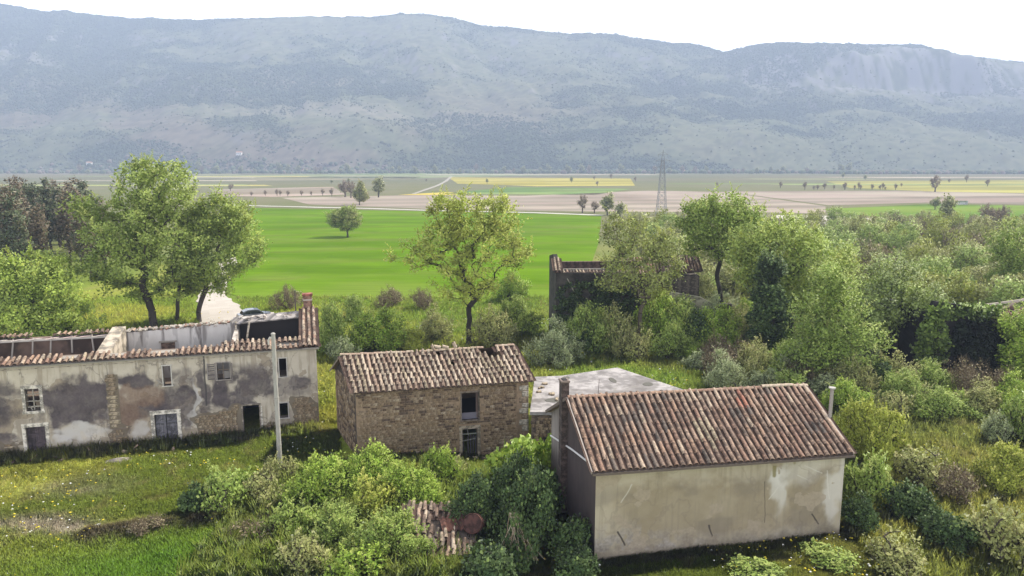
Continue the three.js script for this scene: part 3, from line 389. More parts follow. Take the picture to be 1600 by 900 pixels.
// wall from an outline in (along, height), extruded backwards from its face
function wallGeo(outline, holes, t, uv = [1, 1, 0, 0]) {
  const s = new THREE.Shape(outline.map((p) => new THREE.Vector2(...p))); holes.forEach(([a0, a1, h0, h1]) => s.holes.push(new THREE.Path([[a0, h0], [a0, h1], [a1, h1], [a1, h0]].map((p) => new THREE.Vector2(...p)))));
  const g = new THREE.ExtrudeGeometry(s, { depth: t, bevelEnabled: false }); g.translate(0, 0, -t);
  const p = g.attributes.position, u = g.attributes.uv; for (let i = 0; i < p.count; i++) u.setXY(i, (p.getX(i) + (Math.abs(g.attributes.normal.getX(i)) > .5 ? p.getZ(i) : 0) - uv[2]) / uv[0], (p.getY(i) + (Math.abs(g.attributes.normal.getY(i)) > .5 ? p.getZ(i) : 0) - uv[3]) / uv[1]);
  return g;
}
// rubble stones laid in courses on a wall face
const stoneGeos = [0, 1, 2, 3, 4, 5].map((s) => {
  const r = mul(300 + s), b = new MB(), J = (a) => (r() - .5) * a, B = [], F2 = []; const c = [1, 1, 1];
  for (const [x, y] of [[-.5, -.5], [.5, -.5], [.5, .5], [-.5, .5]]) { B.push(V(x * .985 + J(.03), y * .97 + J(.07), -.6)); F2.push(V(x * .87 + J(.05), y * .72 + J(.13), .5 + J(.35))); }
  const S = B.map((v) => V(v.x, v.y, .1)); b.quad(F2[0], F2[1], F2[2], F2[3], c); for (let k = 0; k < 4; k++) { const n = (k + 1) % 4; b.quad(S[k], S[n], F2[n], F2[k], c); b.quad(B[k], B[n], S[n], S[k], c); }
  return b.geo();
});
const STONE = [[0.323, 0.247, 0.161], [0.29, 0.214, 0.135], [0.356, 0.276, 0.183], [0.249, 0.181, 0.116], [0.332, 0.264, 0.181], [0.299, 0.231, 0.159], [0.137, 0.1, 0.072], [0.423, 0.351, 0.25]];
const stoneMat = STONE.map((c) => std(...c, .95, { map: BT, bumpMap: stoneBump, bumpScale: .02 }));
const stoneMerged = vcol(.95, { map: BT });
// x0..x1, y0..y1 on the face; keep(x, y) says where the wall shows stone; dark(x, y) the share of darker stones there; M0 places the face
function stones(parent, M0, [x0, x1, y0, y1], { keep = () => true, most = 300, ch = .19, len = .5, dark = () => 0, depth = .05, seed = 5, name = 'stone', pale = () => 0 }) {
  const rnd = mul(seed), L = []; parent.updateMatrixWorld(true); let y = y0;
  while (y < y1) {
    const h = ch * (.7 + .65 * rnd()); let x = x0 - rnd() * .3;
    while (x < x1) {
      const w = len * (.35 + 1.2 * rnd() * rnd() + .25 * rnd()) * (rnd() < .15 ? 1.35 : 1), cx = x + w / 2, cy = y + h / 2; x += w; let ok = true;
      for (const [px, py] of [[cx, cy], [cx - w / 2, cy - h / 2], [cx + w / 2, cy - h / 2], [cx - w / 2, cy + h / 2], [cx + w / 2, cy + h / 2]]) ok &&= keep(px, py) && px > x0 - .02 && px < x1 + .02 && py < y1 + .05; const d = dark(cx, cy), pl = pale(cx, cy), mi = rnd() < d ? (rnd() < .6 ? 6 : 3) : rnd() < pl ? 7 : [0, 1, 2, 4, 5, 0, 1, 3, 2][Math.floor(rnd() * 9)], gi = Math.floor(rnd() * 6), dz = depth * (.7 + .7 * rnd()), rz = (rnd() - .5) * .05;
      if (ok) L.push({ m: M0.clone().multiply(new THREE.Matrix4().compose(V(cx, cy, 0), new THREE.Quaternion().setFromEuler(new THREE.Euler(0, 0, rz)), V(w - .022, h - .018, dz))), mi, gi, s: w * h });
    }
    y += h;
  }
  L.sort((a, b) => b.s - a.s); const rest = [];
  L.forEach((t, k) => {
    if (k < most) { const m = part(name, stoneGeos[t.gi], stoneMat[t.mi], parent); t.m.decompose(m.position, m.quaternion, m.scale); }
    else { const g = stoneGeos[t.gi].clone().applyMatrix4(t.m), c = g.attributes.color; for (let i = 0; i < c.count; i++) c.setXYZ(i, ...STONE[t.mi]); rest.push(g); }
  });
  if (rest.length) part('small_wall_stones', mergeGeometries(rest), stoneMerged, parent, null, 'stuff');
}
const inHole = (H, x, y, m = .03) => H.some(([a0, a1, h0, h1]) => x > a0 - m && x < a1 + m && y > h0 - m && y < h1 + m);
const faceM = (x, z, ang) => new THREE.Matrix4().makeRotationY(ang).setPosition(x, 0, z);       // a wall face in house space
const boxPart = (name, parent, mat, cx, cy, cz, sx, sy, sz, rot) => { const b = new MB().box(cx, cy, cz, sx, sy, sz, [1, 1, 1], rot && new THREE.Quaternion().setFromEuler(rot)); return part(name, b.geo(), mat, parent); };
const frameStone = std(.50, .46, .40, .9, { map: BT, bumpMap: stoneBump, bumpScale: .01 });
function surround(parent, [a0, a1, h0, h1], w, z = 0, sill = true, mat = frameStone, name = 'window_frame') {
  const g = new THREE.Group(); g.name = name; parent.add(g);
  boxPart('jamb', g, mat, a0 - w / 2, (h0 + h1) / 2, z - .1, w, h1 - h0, .3); boxPart('jamb', g, mat, a1 + w / 2, (h0 + h1) / 2, z - .1, w, h1 - h0, .3);
  boxPart('lintel', g, mat, (a0 + a1) / 2, h1 + w * .55, z - .098, a1 - a0 + 2 * w + .04, w * 1.1, .31); if (sill) boxPart('sill', g, mat, (a0 + a1) / 2, h0 - w * .45, z - .08, a1 - a0 + 2 * w + .1, w * .9, .35);
  return g;
}

// ---------- the long ruined farmhouse on the left ----------
{
  const H = thing('ruined_farmhouse', 'long two-storey ruined farmhouse with sooty stained plaster and its roof mostly fallen in', 'ruin', [LH.x, 0, LH.z], LH.t);
  const A0 = -8, A1 = 21.2, holes = [[1.67, 2.55, 3.1, 4.69], [1.49, 2.68, -.75, 1.95], [10.5, 11.02, 4.23, 5.7], [9.71, 11.22, -.75, 2.13], [14.13, 15.02, 4.4, 5.68], [15.75, 16.9, -.75, 2.28], [18.48, 19, 4.3, 5.7], [18.36, 18.95, 1.1, 2.25]];
  const [w1, d1, w2, d2, w3, d3, w4, w5] = holes, X0 = -8, XW = 29.4, Y0 = -.8, YH = 7.4;
  const stoneShow = (x0, y0) => { const x = x0 + (fbm(x0 * 1.3, y0 * 1.3, 3, 41) - .5) * 1.2, y = y0 + (fbm(x0 * 1.3, y0 * 1.3, 3, 44) - .5) * 1.3; return (x > 12.25 && x < 15.6 && y < 2.05 + .18 * Math.sin(x * 3)) || (x > 19.15 && y < 2.3 + .5 * Math.sin(x * 1.4)) || (x > 17 && x < 19.2 && y < .75) || (x > 6.8 && x < 8.0 && y < 1.3 && y > -.4) || (x < 1.1 && y < .9 - .3 * Math.sin(x * 4)) || (x0 > 6.75 && x0 < 7.55 && y0 > 1.3 && y0 < 5.3); };
  const tex = colorTex(1536, 400, (u, v) => {
    const x = X0 + u * XW, y = Y0 + v * YH, wx = x + (fbm(x * .9, y * .9, 4, 2) - .5) * 1.5, wy = y + (fbm(x * .9, y * .9, 4, 9) - .5) * 1.3, n = fbm(x * 2.2, y * 2.2, 5, 12), st = fbm(x * 5, y * .7, 4, 14), f = fbm(x * 9, y * 9, 3, 15);
    let c = mix3([.42, .36, .28], [.56, .50, .41], n); c = mix3(c, [.27, .22, .16], ss(.45, .72, st) * .6); c = mix3(c, [.25, .21, .17], ss(.5, .62, fbm(x * .7 + 9, y * .9, 4, 33)) * .55 * ss(5.6, 4.8, y));
    const B = (cx, cy, rx, ry) => ss(1.2, .62, Math.hypot((wx - cx) / rx, (wy - cy) / ry) + (fbm(x * 2.4, y * 1.6, 5, 61) - .5) * .75);
    { const ls = fbm(x * .75 + 40, y * .9 + 7, 6, 71) + .10 * ss(3.2, .4, y) - .12 * ss(5, 5.8, y), q = ss(.585, .603, ls), e = ss(.568, .586, ls) - q; c = mix3(c, mix3([.20, .155, .105], [.32, .255, .185], f), q * .7); c = mix3(c, [.60, .55, .48], e * .3); c = mix3(c, [.10, .085, .08], ss(.018, .004, Math.abs(fbm(x * .8 + 3, y * .5, 5, 88) - .5)) * .5); }
    let sootShade = Math.max(B(4.9, 3.6, 2.5, 1.5), B(4.2, 2.6, 1.9, .9) * .9, B(-.3, 3.1, 1.5, 1.1) * .8, B(8.6, 4.7, 1.2, .55) * .95, B(11.2, 3.3, 1.3, 1.2) * .85, B(9.8, 2.9, 1.6, .7), B(13.1, 4, .5, 2.0) * .85, B(14.4, 3.3, 1.0, 1.4) * .95, B(16.9, 4.1, 1.6, 1.3) * .82, B(12, 2.3, .6, 1.8) * .7, B(18.8, 3.4, 1.5, .9) * .5, B(-5, 3, 2, 1.6) * .8, B(20.3, 3.5, .8, .8) * .4, B(12, 5, .5, .9) * .5);
    sootShade = Math.max(sootShade, .75 * ss(.50, .66, fbm(x * .55 + 3, y * .8 + 1, 5, 52)) * ss(5.7, 4.9, y) * ss(.2, 1.4, y)); sootShade *= .7 + .5 * n; c = mix3(c, mix3([.026, .02, .025], [.13, .105, .108], clamp((f * .4 + st * .3 + fbm(x * 1.1, y * 1.3, 5, 64) * .6 - .18) * 1.1)), clamp(sootShade * 1.2) * (.84 + .2 * fbm(x * 2, y * 2, 4, 65)));
    c = mix3(c, mix3([.14, .085, .06], [.24, .16, .11], f), clamp(Math.max(B(9, 3.6, 1.5, .9), B(8.1, 2.6, 1.0, 1.2)) * .75));
    c = mix3(c, [.50, .47, .44], clamp(Math.max(B(4.6, 1.35, 1.5, .55), B(12.35, 3, .18, 1.8) * .8, B(8.8, .9, .7, .7) * .8, B(4, .8, 1.4, .3)) * (.4 + .8 * n)));
    c = mix3(c, [.055, .05, .05], Math.max(ss(.09, .03, Math.abs(x - 13.28 + .02 * Math.sin(y * 3))) * (y > 2.5 ? 1 : 0), ss(.07, .02, Math.abs(x - 6.9)) * .3) * .9);
    c = mix3(c, mix3([.25, .20, .14], [.33, .28, .2], f), ss(.9, .1, y + (n - .5) * 1.3) * .75);
    if (stoneShow(x, y)) c = mix3(c, [.15, .12, .085], .9);
    return c;
  }, false);
  part('front_wall', wallGeo([[A0, -.8], [A1, -.8], [A1, 6.4], [A0, 6.4]], holes, .5, [XW, YH, X0, Y0]), std(1, 1, 1, .95, { map: tex, bumpMap: stoneBump, bumpScale: .012 }), H);
  const inNear = std(.46, .42, .38, .95, { map: BT }), inRed = std(.17, .115, .09, .95, { map: BT }), sootShade = std(.028, .024, .024, .95), cream = std(.46, .41, .33, .95, { map: BT });
  const whiteTex = colorTex(512, 128, (u, v) => { const s = fbm(u * 26, v * 3, 5, 5), n = fbm(u * 14, v * 5, 4, 8); return mix3(mix3([.48, .45, .42], [.62, .59, .56], n), [.16, .14, .13], clamp(ss(.52, .75, s) * ss(.45, 1, v) * .9 + ss(.62, .7, n) * .35)); });
  const rear = (x0, x1, h0, h1, mat, name, hs = []) => { const m = part(name, wallGeo([[x0, -.8], [x1, -.8], [x1, h1], [x0, h0]], hs, .5, [8, 8, 7, -.5]), mat, H); m.position.z = -6.5; return m; };
  rear(A0, 6.45, 6.9, 6.86, inRed, 'rear_wall'); rear(6.45, 15, 6.9, 7.28, std(1, 1, 1, .95, { map: whiteTex }), 'rear_wall'); rear(15, A1, 7.5, 7.95, sootShade, 'rear_wall');  // right stretch near black: interior shade put into the wall colour
  boxPart('wall_niche', H, inRed, 9.85, 5.65, -6.46, 1.0, .72, .1); boxPart('niche_lintel', H, M.oldWood, 9.85, 6.06, -6.42, 1.3, .12, .16);
  const cross = (x, t, mat, hf, hr, name) => { const g = wallGeo([[0, -.8], [6, -.8], [6, hr], [0, hf]], [], t, [3, 3, 0, 0]); const m = part(name, g, mat, H); m.rotation.y = Math.PI / 2; m.position.set(x + t, 0, -.5); return m; };
  cross(5.95, .95, cream, 6.55, 7.45, 'party_wall'); cross(15.0, .3, inNear, 6.45, 7.1, 'party_wall');
  const gr = cross(20.7, .5, inNear, 6.4, 7.9, 'gable_wall'); gr.geometry = wallGeo([[0, -.8], [6.5, -.8], [6.5, 7.95], [0, 6.42]], [], .5, [3, 3, 0, 0]); gr.position.set(21.2, 0, -.5);
  cross(-8, .5, inNear, 6.4, 6.9, 'gable_wall');
  boxPart('added_loft_floor', H, M.wood, 6.6, 5.82, -2.6, 28, .1, 4); boxPart('upper_floor', H, M.wood, 6.6, 3.0, -3.5, 28, .16, 6);  // loft boards added out of view to keep the upper windows dark
  // stones laid bare where plaster has gone, and the pale corner stones
  stones(H, faceM(0, 0, 0), [0, 21.2, -.6, 5.4], { keep: (x, y) => stoneShow(x, y) && !inHole(holes, x, y, .22) && !(x > 6.7 && x < 7.6 && y > 1.3), ch: .17, len: .42, depth: .05, most: 290, seed: 61, pale: () => .12 });
  { const r = mul(9); for (let y = 1.4, k = 0; y < 5.3; k++) { const h = .24 + .12 * r(), w = k % 2 ? .75 : .45, m = part('quoin_stone', stoneGeos[k % 6], r() < .4 ? stoneMat[5] : stoneMat[7], H); m.position.set(7.1 + (r() - .5) * .1, y + h / 2, 0); m.scale.set(w, h - .05, .07); y += h; } }
  // windows and doors
  const pl = std(.68, .64, .57, .9, { map: BT });
  surround(H, w1, .2, 0, true, pl); for (const [x, y, w, h, r] of [[2.11, 3.9, .07, 1.55, 0], [2.11, 4.25, .85, .06, .06], [2.1, 3.75, .85, .07, -.05], [2.12, 3.35, .85, .1, .04], [1.9, 3.25, .06, .4, .5]]) boxPart('window_bar', H, M.oldWood, x, y, -.2, w, h, .05, new THREE.Euler(0, 0, r));
  boxPart('loose_board', H, M.wood, 2.35, 3.5, -.28, .3, .5, .03, new THREE.Euler(0, .1, .2));
  surround(H, [1.49, 2.68, -.75, 1.95], .23, 0, false, pl, 'door_frame'); surround(H, [9.71, 11.22, -.75, 2.13], .26, 0, false, pl, 'door_frame'); surround(H, [15.75, 16.9, -.75, 2.28], .1, 0, false, std(.36, .31, .26, .95, { map: BT }), 'door_frame');
  const leafDoor = (x0, x1, y0, y1, n, cols, z) => { const D = new THREE.Group(); D.name = 'door'; H.add(D); const r = mul(Math.round(x0 * 50)), w = (x1 - x0) / n; for (let i = 0; i < n; i++) { const k = .8 + .4 * r(); boxPart('plank', D, std(cols[0] * k, cols[1] * k, cols[2] * k, .85, { map: BT }), x0 + w * (i + .5), (y0 + y1) / 2 + (r() - .5) * .03, z + r() * .012, w - .012, y1 - y0, .04); } for (const f of [.2, .78]) boxPart('batten', D, std(cols[0] * .8, cols[1] * .8, cols[2] * .8), (x0 + x1) / 2, y0 + (y1 - y0) * f, z + .045, x1 - x0 - .06, .1, .03); };
  leafDoor(1.5, 2.67, -.7, 1.93, 5, [.085, .065, .075], -.2); leafDoor(9.73, 10.44, -.7, 2.1, 3, [.17, .165, .19], -.16); leafDoor(10.49, 11.2, -.7, 2.1, 3, [.15, .145, .17], -.18);
  boxPart('dark_gap_strip', H, M.dark, 10.465, .7, -.2, .05, 2.8, .05);  // near-black strip filling the gap between the door leaves
  surround(H, w2, .07, 0, true, std(.5, .47, .42)); boxPart('hanging_board', H, M.oldWood, 10.25, 4.55, .05, .09, .55, .04, new THREE.Euler(0, 0, .8)); boxPart('hanging_board', H, M.oldWood, 10.15, 4.42, .06, .09, .4, .04, new THREE.Euler(0, 0, -.7)); surround(H, w4, .06, 0, true, std(.45, .42, .38));
  surround(H, w3, .05, 0, true, std(.34, .30, .27)); boxPart('window_board', H, std(.20, .18, .17), 14.75, 4.7, -.2, .5, .55, .03, new THREE.Euler(0, 0, .1)); boxPart('window_bar', H, M.wood, 14.55, 5.05, -.15, .05, 1.25, .05); boxPart('window_bar', H, M.wood, 14.55, 5.1, -.15, .85, .05, .05);
  { const S = new THREE.Group(); S.name = 'shutter'; H.add(S); const m = std(.24, .21, .20), m2 = std(.14, .12, .12); boxPart('stile', S, m, 13.5, 5.05, .05, .06, 1.25, .05); boxPart('stile', S, m, 14.0, 5.05, .05, .06, 1.25, .05); for (let i = 0; i < 8; i++) boxPart('slat', S, i % 2 ? m : m2, 13.75, 4.5 + i * .155, .05, .44, .1, .025, new THREE.Euler(.5, 0, 0)); }
  { const S = new THREE.Group(); S.name = 'shutter'; H.add(S); boxPart('leaf_panel', S, std(.2, .17, .16), 15.16, 4.95, .09, .05, 1.3, .25); }
  surround(H, w5, .08, 0, true, std(.40, .37, .34)); boxPart('wall_band', H, std(.45, .40, .34, .95, { map: BT }), 5, 6.1, .012, 25, .03, .05); boxPart('door_step', H, frameStone, 16.4, -.06, .35, 1.1, .16, .5); boxPart('wall_post', H, pl, 17.05, 1.0, .03, .12, 2.3, .1);
  boxPart('blind_arch', H, std(.16, .12, .09), 7.5, 1.28, .02, .95, .1, .1);
  // what is left of the roof
  const us = V(0, Math.sin(.24), -Math.cos(.24)); boxPart('eave_board', H, M.oldWood, 6.6, 6.46, -.35, 29.6, .08, 1.2, new THREE.Euler(.24, 0, 0));
  const pick = (i, j, r) => [0, 3, 5, 6, 1, 3, 0, 4, 2, 9][Math.floor(r() * 10)];
  tileRoof(H, { O: V(-8.2, 6.42, .28), ux: V(1, 0, 0), us, cols: 79, rows: 2, px: .375, py: .55, r: .125, jit: 1.6, lift: .05, pick, skip: (i, j, r) => j === 1 && noise(i * .35, 2, 8) > .72, most: 150 });
  tileRoof(H, { O: V(14.6, 6.72, -.78), ux: V(1, 0, 0), us, cols: 15, rows: 1, px: .375, py: .55, r: .125, jit: 1.8, lift: .05, pick });
  const u2 = V(0, 1.55, -6.9).normalize(); boxPart('gable_deck', H, M.oldWood, 20.8, 7.2, -3.3, 1.15, .08, 7.4, new THREE.Euler(.221, 0, 0));
  tileRoof(H, { O: V(20.15, 6.5, .3), ux: V(1, 0, 0), us: u2, cols: 3, rows: 13, px: .39, py: .55, r: .125, jit: 1, lift: .1, pick });
  tileRoof(H, { O: V(-8, 6.9, -6.55), ux: V(1, 0, 0), us: V(0, .08, -1), cols: 60, rows: 1, px: .38, py: .6, r: .12, jit: 2.2, lift: .1, pick, skip: (i) => i > 36 && i < 40 || noise(i * .4, 7, 3) > .78 });
  { const b = new MB(), r = mul(31); for (const x of [-6.5, -4.4, -2.5, -1, .4, 1.6, 3.1, 4.6]) b.bar(V(x, 5.5 + r() * .3, -6.1), V(x + (r() - .5) * .3, 6.95, -6.42), .1, .12, [.34, .3, .26]); b.bar(V(-8, 6.78, -6.35), V(5.9, 6.74, -6.35), .16, .14, [.46, .42, .37]); for (let i = 0; i < 12; i++) b.bar(V(-7.8 + i * 1.15, 6.86, -5.9 - r() * .3), V(-7 + i * 1.15, 6.86, -6.6), .14, .03, [.5 + r() * .1, .46, .42]); part('fallen_rafters', b.geo(), M.v, H, null, 'stuff'); }
  for (const [x, z, y0, y1, dx] of [[15.1, -5.2, 6.1, 7.6, 0], [15.9, -5.0, 6.2, 7.55, .25], [20.2, -5.4, 6.6, 7.75, -.2]]) { const b = new MB().bar(V(x, y0, z), V(x + dx, y1, z - .3), .13, .13); part('roof_post', b.geo(), cream, H); }
  boxPart('roof_remnant', H, std(.30, .28, .27, .9, { map: BT }), 17.6, 7.66, -6.1, 5.6, .1, 1.5, new THREE.Euler(.16, 0, .055)); { const b = new MB(), r = mul(5); for (let i = 0; i < 46; i++) b.box(15 + r() * 5.6, 7.72 + (i % 3) * .02 + .05 * r(), -5.6 - r() * 1.2, .2 + .3 * r(), .05, .12 + .2 * r(), [[.34, .31, .29], [.20, .17, .15], [.44, .40, .36]][i % 3], new THREE.Quaternion().setFromEuler(new THREE.Euler(r() * .4, r() * 6, r() * .4)), .04, r); part('roof_rubble', b.geo(), M.v, H, null, 'stuff'); }
  { const b = new MB(), r = mul(77); for (let i = 0; i < 120; i++) { const x = 7 + r() * 8; b.box(x, 7.02 + (x - 7) * .04 + .05 * r(), -6.75 + (r() - .5) * .5, .15 + .3 * r(), .08, .12 + .25 * r(), [[.34, .31, .27], [.22, .19, .15], [.42, .38, .32], [.25, .15, .11]][i % 4], new THREE.Quaternion().setFromEuler(new THREE.Euler(r() * .6, r() * 6, r() * .6)), .05, r); } part('wall_top_rubble', b.geo(), M.v, H, null, 'stuff'); }
  { const brick = std(.27, .16, .12, .9, { map: BT }), ch = new THREE.Group(); ch.name = 'chimney'; H.add(ch); boxPart('chimney_stack', ch, brick, 20.7, 8.45, -7.0, .7, 1.5, .6); boxPart('chimney_cap', ch, std(.34, .12, .09, .9, { map: BT }), 20.7, 9.28, -7.0, .86, .16, .76); boxPart('chimney_band', ch, std(.42, .37, .32), 20.7, 8.85, -7.0, .76, .1, .66); }
  { const b = new MB().tube([V(19.72, 7.5, -7), V(19.72, 9.6, -7)], [.05, .05], 7, [1, 1, 1], true).box(19.72, 9.62, -7, .16, .06, .16); part('vent_pipe', b.geo(), std(.09, .07, .06, .7), H); }
}

// ---------- the roofed stone house in the middle ----------
{
  const H = thing('stone_house', 'rubble stone house with a sagging pale tile roof holed near its ridge', 'house', [SH.x, 0, SH.z], SH.t);
  const L = 12.18, D = 6.1, sk = SH.sk, bx = -Math.sin(sk), bz = -Math.cos(sk), e = 4.8, rise = 1.66, holes = [[7.29, 8.5, 2.1, 4.11], [7.31, 8.42, -1.1, 1.45]];
  const mortarTex = colorTex(256, 128, (u, v) => { const n = fbm(u * 30, v * 18, 4, 3), k = .7 + .6 * n; return [.25 * k, .18 * k, .115 * k]; }), mortar = std(1, 1, 1, .97, { map: mortarTex, bumpMap: stoneBump, bumpScale: .03 });
  part('front_wall', wallGeo([[0, -1.3], [L, -1.3], [L, e], [0, e]], holes, .5, [6, 3, 0, 0]), mortar, H);
  const side = (x, gable, mat) => { const g = wallGeo([[0, -1.3], [D, -1.3], [D, e], [D / 2, e + gable], [0, e]], [], .45, [4, 3, 0, 0]); const m = part('gable_wall', g, mat, H); m.rotation.y = Math.PI / 2 + sk; m.position.set(x + bx * .02, 0, bz * .02); return m; };
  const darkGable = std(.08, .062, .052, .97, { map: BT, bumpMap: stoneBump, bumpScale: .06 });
  { // gables: the left one faces outwards to the left
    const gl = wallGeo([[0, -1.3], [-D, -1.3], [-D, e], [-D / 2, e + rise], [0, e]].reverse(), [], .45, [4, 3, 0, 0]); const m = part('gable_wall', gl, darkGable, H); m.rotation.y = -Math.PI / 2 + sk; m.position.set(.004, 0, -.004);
    side(L - .46, rise, mortar);
  }
  const rw = part('rear_wall', wallGeo([[0, -1.3], [L, -1.3], [L, e], [0, e]], [], .45, [6, 3, 0, 0]), mortar, H); rw.position.set(bx * D, 0, bz * D + .45);
  stones(H, faceM(0, 0, 0), [0.02, L - .02, -1.2, e - .05], { keep: (x, y) => !inHole(holes, x, y, x > 7 && y < 1.8 ? .2 : .04) && !(x > 11.45 && y > .9 && y < 4.1), most: 295, ch: .155, len: .5, depth: .06, seed: 71, dark: (x, y) => clamp((x > 3.05 && x < 3.75 && y > 2.8 && y < 4.6 ? .95 : .1) + (fbm(x * .7, y * .7, 3, 4) - .45) * 1.2 + (x > 5.6 && x < 6 ? .5 : 0) + (y < .4 ? .2 : 0)), pale: (x, y) => (x > 2.6 && x < 3.05 && y > 2.5 ? .6 : .06) });
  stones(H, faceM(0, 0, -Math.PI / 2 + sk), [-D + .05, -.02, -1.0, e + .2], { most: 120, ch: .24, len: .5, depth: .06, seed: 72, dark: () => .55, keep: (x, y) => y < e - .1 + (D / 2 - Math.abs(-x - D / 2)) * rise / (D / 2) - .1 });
  { const r = mul(5), qm = std(.50, .46, .38, .9, { map: BT, bumpMap: stoneBump, bumpScale: .02 }); for (let y = .9, k = 0; y < 4.0; k++) { const h = .36 + .14 * r(), w = k % 2 ? .72 : .5, m = part('quoin_stone', stoneGeos[k % 6], k % 3 === 2 ? stoneMat[5] : qm, H); m.position.set(L - w / 2, y + h / 2, .01); m.scale.set(w, h - .04, .12); y += h; } }
  surround(H, [7.31, 8.42, -1.1, 1.45], .2, .05, false, std(.36, .31, .24, .9, { map: BT }), 'door_frame'); surround(H, [7.29, 8.5, 2.1, 4.11], .08, .03, true, std(.20, .165, .13, .95, { map: BT }));
  boxPart('window_board', H, std(.15, .14, .17), 7.9, 2.32, -.2, 1.2, .5, .05); boxPart('shutter_leaf', H, std(.16, .11, .09), 8.42, 3.15, -.25, .05, 1.9, .4);
  { const Dr = new THREE.Group(); Dr.name = 'door'; H.add(Dr); const dm = std(.045, .04, .042), r = mul(3); for (let i = 0; i < 6; i++) if (i !== 1) boxPart('plank', Dr, dm, 7.42 + i * .18, .0 + (r() - .5) * .06, -.22, .1 + .05 * r(), 2.1 - (i % 3) * .25, .04, new THREE.Euler(0, 0, (r() - .5) * .05)); boxPart('rail', Dr, std(.22, .23, .19), 7.86, 1.0, -.18, 1.05, .08, .05); boxPart('rail', Dr, std(.2, .2, .17), 7.8, .55, -.17, 1.0, .06, .05, new THREE.Euler(0, 0, .12)); boxPart('bar', Dr, std(.22, .22, .2), 7.75, 1.15, -.16, .05, .6, .05, new THREE.Euler(0, 0, .25)); }  // planks near black: the dark of the doorway put into their colour
  boxPart('door_step', H, std(.27, .22, .17, .95, { map: BT }), 8.3, -1.0, .5, 2.4, .25, .9, new THREE.Euler(0, .06, 0)); boxPart('upper_floor', H, M.dark, L / 2 - .6, 1.85, -3, L - 1.4, .15, 5);
  const sl = Math.atan2(rise, D / 2 * Math.cos(sk)), ov = .3, us = V(bx * D / 2, rise, bz * D / 2), dn = us.clone().normalize(), O = V(-.25, e, 0).addScaledVector(dn, -ov * 1.15), sag = (i, j) => -.10 * Math.sin(Math.PI * i / 34) * Math.sin(Math.PI * (j + .5) / 7) + .02 * Math.sin(i * .9);
  const gone = (i, j) => (j === 6 && i >= 27 && i <= 29) || (j === 5 && i >= 28 && i <= 30) || (j === 6 && i === 18) || (j === 4 && i === 20);
  tileRoof(H, { O, ux: V(1, 0, 0), us, cols: 34, rows: 7, px: .373, py: .545, r: .112, jit: 1.3, lift: .1, sag, tilt: .034, pick: (i, j, r) => (r() < .7 ? [5, 3, 5, 9, 3, 5, 0, 5, 9, 3][Math.floor(hash(i, 3, 9) * 10)] : [5, 3, 0, 6, 9][Math.floor(r() * 5)]), skip: gone, shift: (i, j) => .12 * Math.sin(i * .4) * (j / 7) });
  const b = new MB(); for (let i = 0; i < 34; i++) for (let j = 0; j < 7; j++) if (!gone(i, j)) { const P = (a, c) => O.clone().add(V(a * .373, 0, 0)).addScaledVector(dn, c * .545).add(V(0, .02 + sag(a, c - .5), 0)); b.quad(P(i, j), P(i + 1, j), P(i + 1, j + 1), P(i, j + 1), [.16, .12, .085]); } part('roof_deck', b.geo(), M.v, H);
  // the far slope, the ridge and the verge
  const rO = V(-.25, e + rise, 0).add(V(bx * D / 2, 0, bz * D / 2)), back = V(bx * D / 2, -rise, bz * D / 2).normalize(), rb = new MB(); rb.quad(rO.clone().add(V(L + .5, .05, 0)), rO.clone().add(V(0, .05, 0)), rO.clone().addScaledVector(back, 3.8).add(V(0, .05, 0)), rO.clone().addScaledVector(back, 3.8).add(V(L + .5, .05, 0)), [.25, .18, .14]); part('rear_roof_slope', rb.geo(), M.v, H);
  const rt = tileGeo(.5, .15, .125, .018, 4), r = mul(8); for (let i = 0; i < 27; i++) { if (i === 11 || i === 22 || i === 23) continue; const m = part('ridge_tile', rt, tileMat[[3, 5, 0, 9][Math.floor(r() * 4)]], H); m.rotation.set(-Math.PI / 2, 0, -Math.PI / 2 + (r() - .5) * .16, 'YXZ'); m.quaternion.setFromRotationMatrix(new THREE.Matrix4().makeBasis(V(0, 0, 1), V(1, 0, 0), V(0, 1, 0))); m.rotateZ((r() - .5) * .14); m.position.copy(rO).add(V(i * .47, .12 + r() * .03 - .1 * Math.sin(Math.PI * i / 27), 0)); }
  for (let i = 0; i < 4; i++) { const m = part('loose_tile', rt, tileMat[5], H); m.position.copy(rO).add(V(6.6 + i * .55, .25 + .05 * r(), .15)); m.rotation.set(-.6 + r(), r() * 2, r() * 2); }
  { const g = new MB(); const a = V(-.3, e + .03, 0).addScaledVector(dn, -.3), c = V(-.3, e + rise + .03, 0).add(V(bx * D / 2, 0, bz * D / 2)); g.bar(a, c, .1, .14, [.42, .36, .29]); const q = rO.clone().addScaledVector(back, 3.8); g.bar(c, V(-.3, q.y, q.z).setX(q.x - .05), .1, .14, [.36, .3, .25]); part('verge_board', g.geo(), M.v, H); }
}

